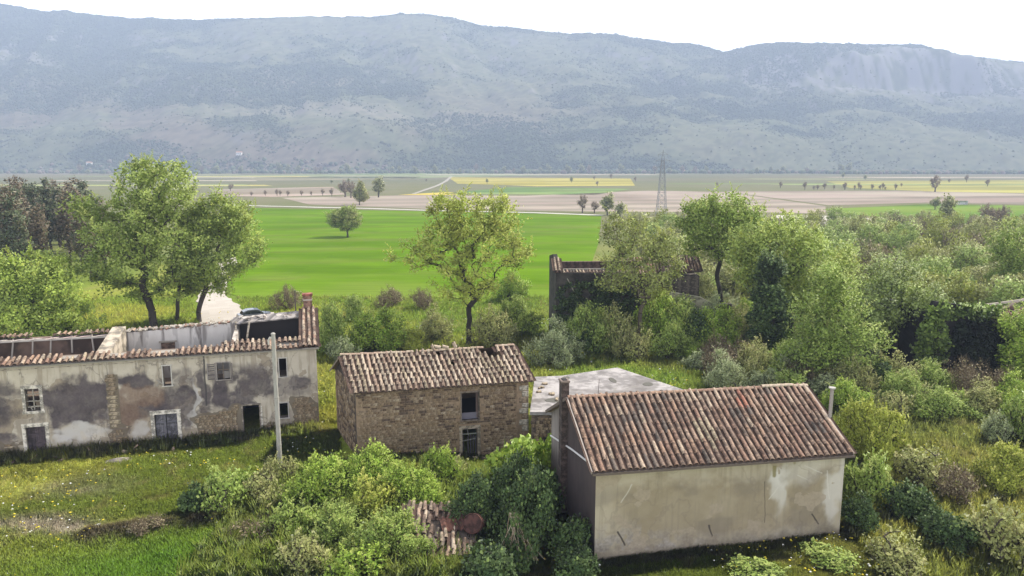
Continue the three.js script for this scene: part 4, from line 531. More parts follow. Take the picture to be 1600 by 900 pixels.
// ---------- the flat-roofed outbuilding between the two houses ----------
{
  const H = thing('flat_roofed_outbuilding', 'low stone outbuilding under a stained pale concrete roof slab between the two houses', 'outbuilding', [0, 0, 0]);
  const P = [[1.25, -49.9], [1.85, -58.6], [4.0, -58.9], [8.9, -61.4], [13.2, -54.9], [11.2, -49.9]], tx = colorTex(384, 384, (u, v) => { const n = fbm(u * 12, v * 12, 5, 3), m = fbm(u * 40, v * 40, 3, 8), s = fbm(u * 5 + 3, v * 5, 4, 9); let c = mix3([.19, .175, .17], [.37, .345, .335], ss(.35, .65, n * .55 + m * .45)); c = mix3(c, [.12, .108, .10], ss(.48, .62, s) * .65); return mix3(c, [.16, .15, .12], ss(.68, .78, m) * .4); });
  const sh = (k) => { const s = new THREE.Shape(P.map(([x, z]) => new THREE.Vector2(5.5 + (x - 5.5) * k, -(-55 + (z + 55) * k)))); return s; };
  const w = new THREE.ExtrudeGeometry(sh(.975), { depth: 3.7, bevelEnabled: false }); w.rotateX(-Math.PI / 2); w.translate(0, -.9, 0); part('walls', w, std(.17, .13, .10, .97, { map: BT }), H);
  const s = new THREE.ExtrudeGeometry(sh(1), { depth: .2, bevelEnabled: true, bevelSize: .02, bevelThickness: .02, bevelSegments: 1 }); s.rotateX(-Math.PI / 2); s.translate(0, 2.82, 0); const u = s.attributes.uv; for (let i = 0; i < u.count; i++) u.setXY(i, u.getX(i) / 13, u.getY(i) / 13); part('roof_slab', s, std(1, 1, 1, .93, { map: tx, bumpMap: stoneBump, bumpScale: .01 }), H);
  stones(H, faceM(1.3, -49.98, 0), [0, 5, -.85, 2.75], { most: 130, ch: .2, len: .45, depth: .07, seed: 91, dark: () => .4 });
  boxPart('door', H, M.dark, 2.7, .2, -49.9, .9, 2.0, .06);
  for (const [x, z, a, b2] of [[4.3, -58.2, .5, .3], [8, -57.6, .7, .25], [3.2, -52.5, .8, .5], [10.6, -56.5, .5, .4]]) { const g = new THREE.CylinderGeometry(a, a * 1.1, .03, 9); g.scale(1, 1, b2 / a); const m = part('dark_patch', g, std(.09, .085, .07), H); m.position.set(x, 3.05, z); m.rotation.y = x; }  // flat dark discs lying on the roof slab
  const r = mul(3); for (let i = 0; i < 9; i++) { const m = part('rubble_stone', stoneGeos[i % 6], stoneMat[7], H); m.position.set(1.5 + r() * 2, 3.08, -50.2 - r() * 7.5); m.scale.set(.3 + .3 * r(), .2, .2); m.rotation.y = r() * 6; }
}
{ const b = new MB().tube([V(0, 0, 0), V(.02, .7, 0), V(.06, 1.4, .02)], [.022, .02, .018], 6); const o = thing('iron_rod', 'thin upright iron rod standing on the concrete roof slab', 'rod', [6.33, 3.02, -53.13]); part('rod', b.geo(), std(.13, .10, .09, .8), o); part('mortar_foot', new THREE.CylinderGeometry(.08, .12, .1, 8), std(.5, .47, .45), o); }

// ---------- the plastered house in front ----------
{
  const H = thing('plastered_house', 'beige plastered windowless house with a well-kept red and cream clay tile roof, nearest the camera', 'house', [FH.x, 0, FH.z], FH.t);
  const L = 13.94, D = 8.85, eL = 5.05, eR = 4.87, rise = 2.2;
  const tex = colorTex(1024, 420, (u, v) => {
    const x = u * 14, y = -.6 + v * 5.8, wx = x + (fbm(x * .8, y * .8, 4, 2) - .5) * 1.6, wy = y + (fbm(x * .8, y * .8, 4, 5) - .5) * 1.1, n = fbm(x * 1.6, y * 1.6, 5, 7), st = fbm(x * 6, y * .5, 4, 9), f = fbm(x * 10, y * 10, 3, 11);
    const B = (cx, cy, rx, ry) => ss(1.2, .5, Math.hypot((wx - cx) / rx, (wy - cy) / ry));
    let c = mix3([.34, .29, .205], [.43, .375, .28], n); c = mix3(c, mix3([.20, .158, .095], [.285, .23, .15], n), clamp((ss(4.4, 3.3, y + (n - .5) * 1.6) * ss(.3, 1.2, y + (n - .5)) * ss(.2, 2.2, x + (n - .5) * 2) * ss(13.6, 12.6, x + (n - .5) * 1.2)) * (.65 + .6 * fbm(x * .7, y * 1.1, 4, 19) - .5 * B(10.3, 2.6, .6, 1.6))) * .85); c = mix3(c, [.21, .175, .12], ss(.5, .72, st) * .34); c = mix3(c, [.15, .125, .10], ss(.5, .7, fbm(x * .6 + 20, y * .8, 5, 45)) * .4 * ss(4.6, 3.4, y));
    c = mix3(c, [.52, .49, .44], clamp((B(10.2, 3.2, .45, 1.5) + B(13.5, 2.6, .5, 2)) * .7 + B(11.5, 3.9, 1.7, .9) * .4));
    c = mix3(c, mix3([.15, .13, .12], [.42, .38, .34], f), clamp(ss(2.3, .2, wy + .16 * x - .3) * ss(.38, .56, fbm(x * 2.6, y * 2.6, 4, 27)) + .5 * ss(.9, .1, wy) * ss(.4, .6, f)) * .85); c = mix3(c, mix3([.20, .16, .13], [.32, .28, .2], f), ss(.55, .1, y + (n - .5) * .8) * .6);
    const crack = (x0, y0, x1, y1, w) => { const t = clamp(((x - x0) * (x1 - x0) + (y - y0) * (y1 - y0)) / ((x1 - x0) ** 2 + (y1 - y0) ** 2)); return ss(w, w * .35, Math.hypot(x - x0 - t * (x1 - x0) + (n - .5) * .15, y - y0 - t * (y1 - y0))); };
    c = mix3(c, [.07, .055, .045], Math.max(crack(1.2, 1.5, 1.65, .75, .07), crack(6.25, 1.35, 6.5, .5, .07), crack(12.2, 1.4, 12.6, .8, .06), crack(9.3, 3.5, 9.45, 1.2, .035) * .7)); c = mix3(c, [.20, .17, .07], Math.max(crack(9.75, 4.9, 9.85, 3.8, .16), crack(10.9, 5, 10.95, 4.4, .12) * .6) * .9);
    c = mix3(c, [.15, .12, .095], ss(.02, .005, Math.abs(fbm(x * .5 + 2, y * .45, 5, 87) - .5)) * .22); { const ls = fbm(x * .8 + 11, y * .9 + 2, 6, 73) + .12 * ss(1.4, -.2, y), q = ss(.64, .652, ls); c = mix3(c, mix3([.26, .21, .15], [.36, .3, .22], f), q * .8); }
    c = mix3(c, mix3([.13, .105, .08], [.24, .2, .15], f), ss(1.0, .2, y + (n - .5) * 1.6) * .65);
    c = mix3(c, [.55, .52, .46], .7 * Math.max(crack(11.6, 4.2, 12.6, 3.7, .05), crack(12.0, 4.4, 12.5, 4.2, .05), crack(11.2, 3.7, 11.8, 3.4, .04), crack(12.9, 3.8, 13.2, 2.2, .05), crack(1.9, 4, 1.4, 3.1, .05), crack(10.1, 3.1, 9.6, 2.5, .05)) * .7);
    return c;
  }, false);
  part('front_wall', wallGeo([[0, -.8], [L, -.8], [L, eR], [0, eL]], [], .5, [14, 5.8, 0, -.6]), std(1, 1, 1, .93, { map: tex, bumpMap: stoneBump, bumpScale: .008 }), H);
  const gt = colorTex(384, 384, (u, v) => { const d = u * 9, y = -.8 + v * 9, st = fbm(d * 5, y * .6, 4, 3), n = fbm(d * 1.5, y * 1.5, 4, 4); let c = mix3([.032, .022, .022], [.085, .062, .056], st * .6 + n * .4); c = mix3(c, mix3([.12, .10, .09], [.34, .30, .28], st), ss(5.2, 6.2, d + (n - .5) * 1.2) * ss(2, 4, y)); return c; }, false);  // dark weathered gable, its colour lowered further to carry the shade on it
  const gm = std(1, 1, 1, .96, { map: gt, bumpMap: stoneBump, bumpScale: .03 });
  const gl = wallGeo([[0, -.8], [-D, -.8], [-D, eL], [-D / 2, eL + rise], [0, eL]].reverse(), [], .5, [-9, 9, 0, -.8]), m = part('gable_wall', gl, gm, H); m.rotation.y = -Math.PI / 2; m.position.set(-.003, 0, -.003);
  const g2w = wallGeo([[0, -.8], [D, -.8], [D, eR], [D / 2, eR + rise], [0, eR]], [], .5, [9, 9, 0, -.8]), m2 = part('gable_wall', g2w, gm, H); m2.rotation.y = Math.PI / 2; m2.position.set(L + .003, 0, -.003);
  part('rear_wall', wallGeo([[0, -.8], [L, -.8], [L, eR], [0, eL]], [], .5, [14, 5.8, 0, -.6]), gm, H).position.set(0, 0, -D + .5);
  const ux = V(L, eR - eL, 0).normalize(), us = V(0, rise, -D / 2).normalize(), O = V(-.28, eL + .03, 0).addScaledVector(us, -.35), SLO = Math.hypot(rise, D / 2) + .3, cols = 41, rows = 7, px = (L + .56) / cols, py = SLO / rows;
  tileRoof(H, { O, ux, us, cols, rows, px, py, r: .118, jit: .9, lift: .06, sag: (i, j) => -.035 * Math.sin(Math.PI * i / 41) * Math.sin(Math.PI * j / 7) + .008 * Math.sin(i * 1.3), pick: (i, j, r) => { const n = fbm(i * .12, j * .3, 3, 4); if (i > 17 && i < 21 && j < 4 && r() < .5) return 9; if (i > 26 && i < 29 && j > 4 && r() < .6) return 8; if (fbm(i * .22 + 4, j * .45, 3, 14) > .60 && r() < .55) return [4, 7, 2, 4][Math.floor(r() * 4)]; return r() < .6 ? (n > .52 ? [0, 3, 6, 6] : [6, 1, 6, 2])[Math.floor(r() * 4)] : [0, 1, 2, 3, 6, 6, 4, 1, 2, 0][Math.floor(r() * 10)]; } });
  const dk = new MB(); { const a = O.clone(), c = O.clone().addScaledVector(ux, L + .56), d = c.clone().addScaledVector(us, SLO + .05), e2 = a.clone().addScaledVector(us, SLO + .05), dn = V(0, -.09, 0); dk.quad(a, c, d, e2, [.12, .09, .07]); dk.quad(c.clone().add(dn), a.clone().add(dn), e2.clone().add(dn), d.clone().add(dn), [.12, .09, .07]); dk.quad(a.clone().add(dn), c.clone().add(dn), c, a, [.16, .12, .09]); dk.quad(c.clone().add(dn), d.clone().add(dn), d, c, [.12, .09, .07]); dk.quad(e2.clone().add(dn), a.clone().add(dn), a, e2, [.12, .09, .07]); }
  part('roof_deck', dk.geo(), M.v, H);
  const top = O.clone().addScaledVector(us, SLO), back = V(0, -rise, -D / 2).normalize(), rb = new MB(); { const a = top.clone(), c = top.clone().addScaledVector(ux, L + .56); rb.quad(c, a, a.clone().addScaledVector(back, 5.3), c.clone().addScaledVector(back, 5.3), [.27, .19, .15]); } part('rear_roof_slope', rb.geo(), M.v, H);
  const rt = tileGeo(.52, .15, .13, .018, 4), r = mul(18); for (let i = 0; i < 30; i++) { const t = part('ridge_tile', rt, tileMat[i > 23 ? 5 : [1, 2, 6, 2][Math.floor(r() * 4)]], H); t.quaternion.setFromRotationMatrix(new THREE.Matrix4().makeBasis(V(0, 0, 1), V(1, 0, 0), V(0, 1, 0))); t.rotateZ((r() - .5) * .05); t.position.copy(top).addScaledVector(ux, i * .485).add(V(0, .06 + (i > 23 && i < 28 ? .07 : 0), 0)); }
  { const b = new MB(); const a = O.clone().add(V(-.02, .02, .06)); b.bar(a.clone().add(V(0, -.08, 0)), a.clone().addScaledVector(ux, L + .6).add(V(0, -.08, 0)), .11, .12, [.12, .095, .08]); part('gutter', b.geo(), M.v, H); }
  for (const [x, e2] of [[-.3, eL], [L + .28, eR]]) { const b = new MB(), a = V(x, e2 + .02, .0).addScaledVector(us, -.33), c = V(x, e2 + rise + .04, -D / 2); b.bar(a, c, .07, .17, [.36, .31, .27]); b.bar(c, V(x, e2 - .1, -D - .3), .07, .17, [.15, .12, .10]); part('verge_board', b.geo(), M.v, H); }
  { const ch = new THREE.Group(); ch.name = 'chimney'; H.add(ch); const cm = std(.11, .08, .07, .95, { map: BT, bumpMap: stoneBump, bumpScale: .03 }); boxPart('chimney_stack', ch, cm, -.16, 4.0, -5.5, .42, 7.9, .6); boxPart('chimney_rim', ch, std(.17, .13, .11), -.16, 7.98, -5.5, .5, .1, .68); boxPart('flue', ch, M.dark, -.16, 8.0, -5.5, .26, .12, .42); }
  { const b = new MB().tube([V(-.09, 3.55, -8.7), V(-.07, 4.45, -4), V(-.05, 5.06, -.1)], [.055, .055, .055], 7, [1, 1, 1], true); part('pipe', b.geo(), std(.62, .60, .58, .6), H); }
  { const b = new MB().tube([V(L - .02, 3.4, -2.1), V(L + .38, 4.4, -2.1), V(L + .42, 7.62, -2.1)], [.1, .1, .1], 9, [1, 1, 1], true); const p = part('flue_pipe', b.geo(), std(.30, .27, .25, .6, { metalness: .3 }), H); part('flue_cap', new THREE.CylinderGeometry(.19, .19, .07, 10).translate(L + .42, 7.68, -2.1), std(.34, .32, .30, .6), p); }
}

// ---------- the ivy-grown ruins further back ----------
{
  const H = thing('ivy_ruin', 'tall ruin with tiles along its wall top and dark ivy on its wall', 'ruin', [4.9, 0, -82], .06);
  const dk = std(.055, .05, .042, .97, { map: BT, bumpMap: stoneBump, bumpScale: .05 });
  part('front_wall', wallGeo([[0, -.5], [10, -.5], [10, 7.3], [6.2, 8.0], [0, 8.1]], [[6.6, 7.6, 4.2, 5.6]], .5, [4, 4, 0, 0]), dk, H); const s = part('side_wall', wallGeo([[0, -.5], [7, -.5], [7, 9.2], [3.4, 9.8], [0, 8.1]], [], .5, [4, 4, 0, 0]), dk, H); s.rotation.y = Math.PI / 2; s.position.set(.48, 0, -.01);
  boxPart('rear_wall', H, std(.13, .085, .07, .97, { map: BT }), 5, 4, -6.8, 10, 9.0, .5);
  tileRoof(H, { O: V(-.1, 8.1, .2), ux: V(1, -.012, 0), us: V(0, .3, -1), cols: 17, rows: 1, px: .37, py: .55, r: .12, jit: 2, lift: .06 }); tileRoof(H, { O: V(-.25, 8.2, .1), ux: V(1, 0, 0), us: V(0, .8, -1.3), cols: 2, rows: 4, px: .4, py: .55, r: .13, jit: 1, lift: .2, pick: () => 3 });
  const ivy = plant({ seed: 301, lobes: [[3, 4.4, .15, 3.2, 3.6, .3], [1.3, 3.5, .2, 1.6, 3.6, .4], [6.5, 4.2, .2, 3.2, 3.4, .45], [5, 1.2, .5, 4.5, 1.3, .8], [4.4, 7, .15, 2.2, .9, .3]], stems: 4, clumps: 380, leaves: 40, size: .3, spread: .3, cols: C.ivy, wide: .85, step: .6 }); part('ivy_stems', ivy.wood, M.bark, H); part('ivy', ivy.fol, LEAF, H); { const b = new MB(); b.tube([V(1.2, 7.5, .1), V(2.6, 4.8, .25), V(4, 2.2, .3)], [.05, .07, .09], 5, [.3, .29, .22]); b.tube([V(4.2, 8.2, .3), V(4.6, 7, .2), V(5.4, 6.6, .3)], [.03, .05, .03], 5, [.4, .38, .26]); part('bare_vine', b.geo(), M.v, H); }
  boxPart('loft_beam', H, M.oldWood, 3, 8.0, -3.5, 6, .2, .2);
}
{
  const H = thing('tiled_ruin', 'roofed back wing of the ruin, its tiled slope showing between the trees', 'ruin', [12.6, 0, -88], -.02);
  const dk = std(.14, .12, .10, .97, { map: BT }); boxPart('walls', H, dk, 4.8, 3.2, -3, 9.6, 7.4, 6);
  const us = V(0, 1.5, -3), O = V(-.2, 6.9, .2); tileRoof(H, { O, ux: V(1, .05, 0), us, cols: 27, rows: 6, px: .37, py: .56, r: .12, jit: 1.6, lift: .1, most: 170, skip: (i, j) => noise(i * .3, j * .5, 6) > .83 }); const b = new MB(); b.quad(O.clone(), O.clone().add(V(10, .5, 0)), O.clone().add(V(10, 2.2, -3.3)), O.clone().add(V(0, 1.7, -3.3)), [.13, .1, .08]); b.quad(O.clone().add(V(10, 2.2, -3.3)), O.clone().add(V(10, .5, -6.6)), O.clone().add(V(0, 0, -6.6)), O.clone().add(V(0, 1.7, -3.3)), [.2, .15, .12]); part('roof_deck', b.geo(), M.v, H);
  boxPart('gable_top', H, std(.5, .47, .42, .95, { map: BT }), 9.7, 8.0, -3.1, .5, 1.1, .6); boxPart('flue_hole', H, M.dark, 9.7, 8.1, -2.79, .2, .3, .05);
}
{ const H = thing('garden_wall', 'pale overgrown wall stub right of the tiled ruin', 'wall', [17.6, 0, -83.5], -.1); const g = wallGeo([[0, -.3], [5, -.3], [5, 4.5], [3.6, 5.2], [.4, 5.7], [0, 5.2]], [], .5, [3, 3, 0, 0]); part('wall_face', g, std(.34, .33, .24, .95, { map: BT, bumpMap: stoneBump, bumpScale: .04 }), H); boxPart('dark_return_wall', H, std(.05, .045, .04), 6.2, 2, -1.2, 2.2, 4.6, .5); }
{
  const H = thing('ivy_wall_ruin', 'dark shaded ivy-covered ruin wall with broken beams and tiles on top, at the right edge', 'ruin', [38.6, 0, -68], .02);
  const dk = std(.022, .019, .022, .97, { map: BT }); part('front_wall', wallGeo([[0, -.4], [9, -.4], [9, 5.2], [6.4, 5.8], [4, 7.0], [.4, 7.5], [0, 6.5]], [], .6, [4, 4, 0, 0]), dk, H); boxPart('side_wall', H, dk, 14, 2.6, -5.2, 12, 6, .5); boxPart('side_wall', H, dk, .2, 3, -4, .5, 6.8, 7);  // wall colour near black, with its shade painted in
  const ivy = plant({ seed: 333, lobes: [[1.2, 6.2, .1, 1.8, 1.2, .5], [4.5, 6.6, .1, 2.2, .6, .5], [.4, 3.6, .3, 1.4, 3, .6], [7.8, 4.8, .2, 1.4, .8, .5]], clumps: 170, leaves: 44, size: .32, spread: .4, cols: [C.ivy[1], C.mid[0], C.mid[1]], wide: .85 }), shadeIvy = plant({ seed: 334, lobes: [[4.6, 3.2, .3, 3.6, 3, .35], [7.4, 2.6, .3, 2, 2.4, .4]], clumps: 190, leaves: 46, size: .32, spread: .35, cols: [[.012, .018, .012], [.028, .04, .02]], wide: .85 }); part('shaded_ivy', shadeIvy.fol, LEAF, H); part('ivy_stems', ivy.wood, M.bark, H); part('ivy', ivy.fol, LEAF, H);  // second ivy set: same leaves with shade put into their colour
  const b = new MB(), r = mul(12); b.bar(V(6.5, 6.2, -4), V(16, 6.9, -6), .18, .2, [.38, .33, .28]); b.bar(V(10, 5.6, -3.5), V(16, 5.3, -4), .16, .18, [.42, .37, .31]); b.bar(V(9, 5.8, -4), V(13, 6.6, -6), .16, .16, [.3, .24, .2]); part('fallen_beams', b.geo(), M.v, H);
  const d = new MB(); for (let i = 0; i < 150; i++) d.box(7.5 + r() * 8, 5.4 + r() * .5, -3 - r() * 3.4, .2 + .3 * r(), .08, .2 + .2 * r(), [[.2, .12, .09], [.14, .09, .075], [.28, .22, .18]][i % 3], new THREE.Quaternion().setFromEuler(new THREE.Euler(r(), r() * 6, r())), .04, r); part('tile_rubble', d.geo(), M.v, H, null, 'stuff'); boxPart('rubble_bed', H, std(.12, .08, .065), 11.5, 5.25, -4.8, 8.6, .2, 3.8);
}

// ---------- shrubs and brambles, each where it stands ----------
KIND.bright2 = [plant({ seed: 95, lobes: [[0, 1.4, 0, 1.3, .8, 1.2], [.8, 1.2, .3, .9, .7, .9], [-.7, 1.5, -.2, .9, .7, .9]], stems: 10, clumps: 60, leaves: 34, size: .32, spread: .45, cols: [C.bright[0], C.bright[1], C.yellow[1]], minR: .012, step: .4, wide: .75, bark: [.3, .27, .2] })];
for (const [kind, x, z, w, h, label] of [
['green',-14.6,-79.2,1.96,2.16,'green shrub growing right behind the stone house ridge'],
['mid',-19.4,-79.2,1.42,2.47,'dense green shrub behind the chimney end of the long farmhouse'],
['pale',-17.4,-74.6,1.01,1.17,'grey green shrub at the gable end of the long farmhouse'],
['brown',-17.2,-104.2,1.62,1.41,'bare brown shrub at the edge of the wheat field, left of the airy poplar'],
['brown',-12.6,-103.3,1.38,1.40,'bare reddish brown shrub at the foot of the airy poplar'],
['brown',-31.4,-103.3,1.61,1.59,'bare brown shrub beyond the farmhouse chimney'],
['mid',-20.4,-95.4,1.28,1.48,'green shrub between the chimney and the bare brown shrubs'],
['olive',-8.9,-84.6,1.52,1.64,'olive shrub at the left foot of the airy poplar'],
['olive',-2.1,-81.5,1.65,1.90,'olive shrub just right of the airy poplar trunk'],
['mid',0.4,-87.9,1.58,2.05,'green shrub between the airy poplar and the ivy ruin'],
['pale',4.4,-73.9,1.58,1.96,'round pale green shrub in front of the ivy ruin corner'],
['green',0.0,-109.3,1.70,2.11,'light green shrub left of the ivy ruin corner'],
['yellow',-11.1,-79.2,1.25,1.23,'yellow green shrub over the stone house roof ridge'],
['ivy',8.4,-80.0,1.44,1.87,'dark ivy bush at the foot of the ivy ruin'],
['mid',10.8,-79.2,1.07,1.85,'green bush against the dark ivy ruin wall'],
['olive',13.3,-75.9,1.03,1.48,'olive bush at the foot of the half-bare tree'],
['mid',16.7,-75.9,1.20,1.78,'green bush right of the half-bare tree'],
['ivy',20.0,-80.0,1.08,1.87,'dark bush in front of the pale wall stub'],
['brown',20.7,-73.4,0.99,1.43,'bare twiggy bush before the pale wall stub'],
['pale',19.2,-65.7,1.34,1.42,'pale willowy bush behind the slab roof corner'],
['olive',22.8,-68.8,1.40,1.62,'olive bush behind the front house ridge'],
['brown',22.5,-71.0,1.12,1.39,'bare straw coloured shrub behind the front house ridge'],
['mid',25.8,-68.8,1.40,1.62,'green bush behind the right end of the ridge'],
['pale',22.5,-64.4,1.17,0.89,'low pale shrub showing just over the front house ridge'],
['mid',27.4,-66.7,1.06,1.44,'green bush left of the flue pipe'],
['yellow',23.8,-48.6,1.23,2.14,'yellow green bush behind the right gable of the front house'],
['yellow',26.4,-50.3,0.93,1.40,'yellow green bush right of the front house gable bush'],
['mid',20.9,-41.8,0.88,1.52,'shaded green bush at the right end of the front house wall'],
['ivy',19.2,-38.7,0.63,0.94,'dark bush at the foot of the front house right corner'],
['ivy',22.7,-40.2,0.84,0.98,'dark bramble right of the front house, low on the slope'],
['olive',25.7,-44.5,1.13,1.07,'olive bramble clump on the slope right of the front house'],
['brown',26.7,-42.7,0.99,1.03,'bare brown bramble on the slope right of the front house'],
['ivy',23.2,-37.2,0.96,0.91,'dark shaded bramble near the lower right of the meadow'],
['olive',25.1,-35.9,1.10,1.32,'olive shrub at the lower right corner'],
['yellow',31.0,-44.5,1.13,1.43,'yellow green shrub near the right edge of the slope'],
['pale',35.3,-52.2,0.72,1.04,'small pale leafed shrub near the right edge'],
['mid',37.4,-52.2,0.96,1.66,'green shrub at the right edge under the ivy wall'],
['brown',39.0,-62.0,1.41,1.71,'bare straw coloured thicket below the dark ivy wall'],
['brown',41.2,-61.1,1.25,1.45,'bare grey thicket below the right end of the ivy wall'],
['mid',36.2,-62.9,1.29,1.49,'green bush left of the bare thicket below the ivy wall'],
['mid',36.0,-57.8,0.92,0.69,'low green bush on the path below the thicket'],
['olive',29.8,-62.9,1.14,1.49,'olive bush right of the flue pipe'],
['mid',32.2,-59.4,1.22,1.41,'green bush below the dark forked trunk'],
['ivy',32.2,-63.8,1.16,1.38,'dark bush below the forked tree'],
['mid',31.7,-75.9,1.54,2.07,'green bush below the broad yellow green tree'],
['olive',25.0,-81.5,1.46,1.90,'olive bush below the tall forked tree'],
['green',37.3,-75.9,1.37,1.78,'light green bush between the two acacias'],
['green',43.3,-75.9,1.37,2.07,'light green bush left of the dark ivy wall'],
['pale',47.0,-80.0,1.08,1.87,'pale leafed bush at the left edge of the dark ivy wall'],
['green',-11.0,-41.8,1.46,1.52,'bright green shrub beside the concrete pole'],
['green',-8.9,-43.6,1.31,1.40,'bright green shrub below the stone house corner'],
['green',-6.0,-41.0,1.24,1.32,'bright green shrub between the stone house and the fallen tile roof'],
['yellow',-7.7,-40.2,1.03,1.14,'yellow green shrub in the middle of the foreground thicket'],
['mid',-9.2,-37.2,1.23,1.06,'green shrub low in the foreground thicket'],
['mid',-6.2,-35.3,1.17,1.30,'green shrub left of the fallen tile roof'],
['green',-7.5,-33.8,1.04,0.97,'bright green shrub at the bottom edge, left of the fallen tile roof'],
['olive',-10.2,-34.4,0.89,0.99,'olive shrub at the bottom edge under the concrete pole'],
['mid',-11.8,-37.9,0.80,0.93,'green shrub near the foot of the concrete pole'],
['green',-4.4,-44.5,0.72,1.25,'tall spiky bright green shrub before the stone house door'],
['olive',-14.5,-41.0,0.86,0.99,'olive shrub left of the concrete pole'],
['mid',-16.4,-41.0,1.05,1.16,'dense green shrub on the meadow left of the concrete pole'],
['ivy',-18.1,-40.6,0.57,0.82,'dark rounded bush at the left end of the meadow shrubs'],
['brown',-14.0,-37.2,0.96,0.61,'bare brown bramble in front of the meadow shrubs'],
['brown',-19.9,-38.1,0.59,0.40,'bare brown bramble on the earth bank'],
['olive',-14.5,-44.5,0.72,0.89,'small olive shrub beside the foot of the concrete pole'],
['ivy',-2.1,-38.7,1.18,1.57,'dark glossy ivy bush right of the fallen tile roof'],
['ivy',0.7,-36.6,1.29,2.09,'dark ivy heap against the front house gable'],
['ivy',3.0,-35.9,0.77,1.05,'dark ivy heap at the front house corner'],
['ivy',0.0,-40.2,1.22,1.79,'dark ivy heap below the light green elder'],
['ivy',2.2,-41.0,0.84,1.23,'dark ivy along the front house gable'],
['ivy',3.1,-33.8,0.79,0.78,'dark bramble at the bottom edge before the front house corner'],
['ivy',-1.2,-33.2,0.95,0.96,'dark bramble at the bottom edge below the rusty drum'],
['olive',-3.6,-46.5,0.64,0.56,'low olive bush at the stone house door step'],
['bright2',0.0,-44.0,1.12,1.42,'light green elder topping the ivy heap'],
['bright2',2.1,-45.9,0.85,1.29,'light green elder against the outbuilding wall'],
['mid',11.9,-33.8,0.94,0.34,'low green weeds at the bottom edge below the beige wall'],
['mid',16.2,-35.3,0.83,0.40,'low green weeds right of the beige wall foot'],
['olive',19.2,-34.7,0.98,0.85,'olive weeds at the bottom edge on the right'],
['mid', 8.2, -79.2, 1.7, 2.4, 'tall green bush against the middle of the ivy ruin wall'], ['olive', 11.2, -78.5, 1.6, 2.2, 'olive bush left of the half-bare tree trunk'], ['green', 15.8, -80.8, 1.9, 2.8, 'light green bush before the tiled ruin'], ['mid', 19, -81.5, 1.9, 2.5, 'green bush before the pale wall stub'], ['pale', 22.3, -82, 1.6, 2.4, 'pale green bush hiding the right end of the wall stub'], ['yellow', 17.2, -85.4, 2.2, 3.2, 'yellow green bush between the two ruins'], ['green', 22, -79, 1.8, 2.4, 'light green bush left of the ivy column'],
]) shrub(kind, x, z, [w * (.95 + .1 * sr()), h, w * .95], label, null, kind === 'bright2' ? 'elder_bush' : undefined, 1, z < -43 || h < 1.3 ? undefined : T(x, z) - .05);

{ // more shrubs knitting the near thicket together
  const r = mul(3131), kinds = ['pale', 'olive', 'green', 'mid', 'brown', 'olive', 'green'], word = { pale: 'pale grey green', olive: 'olive', green: 'light green', mid: 'green', brown: 'bare straw brown' }, ps = []; let n = 0, t = 0;
  while (n < 95 && t++ < 3000) { const d = 57 + 42 * r(), x = 17 + (d - 57) * .1 + (d * .72 - 18 - (d - 57) * .1) * r(), z = -d; if (built(x, z, 1.5) || (x > 36.5 && x < 56 && d > 60 && d < 80) || (x < 26 && d > 76) || (x < 22 && d < 66) || ps.some(([p, q]) => Math.hypot(p - x, q - z) < 2)) continue; ps.push([x, z]); const k = kinds[Math.floor(r() * kinds.length)], s = .75 + .8 * r(), where = x / d < .4 ? 'behind the front house roof' : x / d < .56 ? 'midway to the picture edge' : 'near the right picture edge', row = d < 68 ? 'near row' : d < 82 ? 'middle row' : 'back row'; shrub(k, x, z, [s, s * (.8 + .5 * r()), s], word[k] + ' shrub of the near right thicket, ' + row + ', ' + where, word[k] + ' shrubs of the near right thicket'); n++; }
}

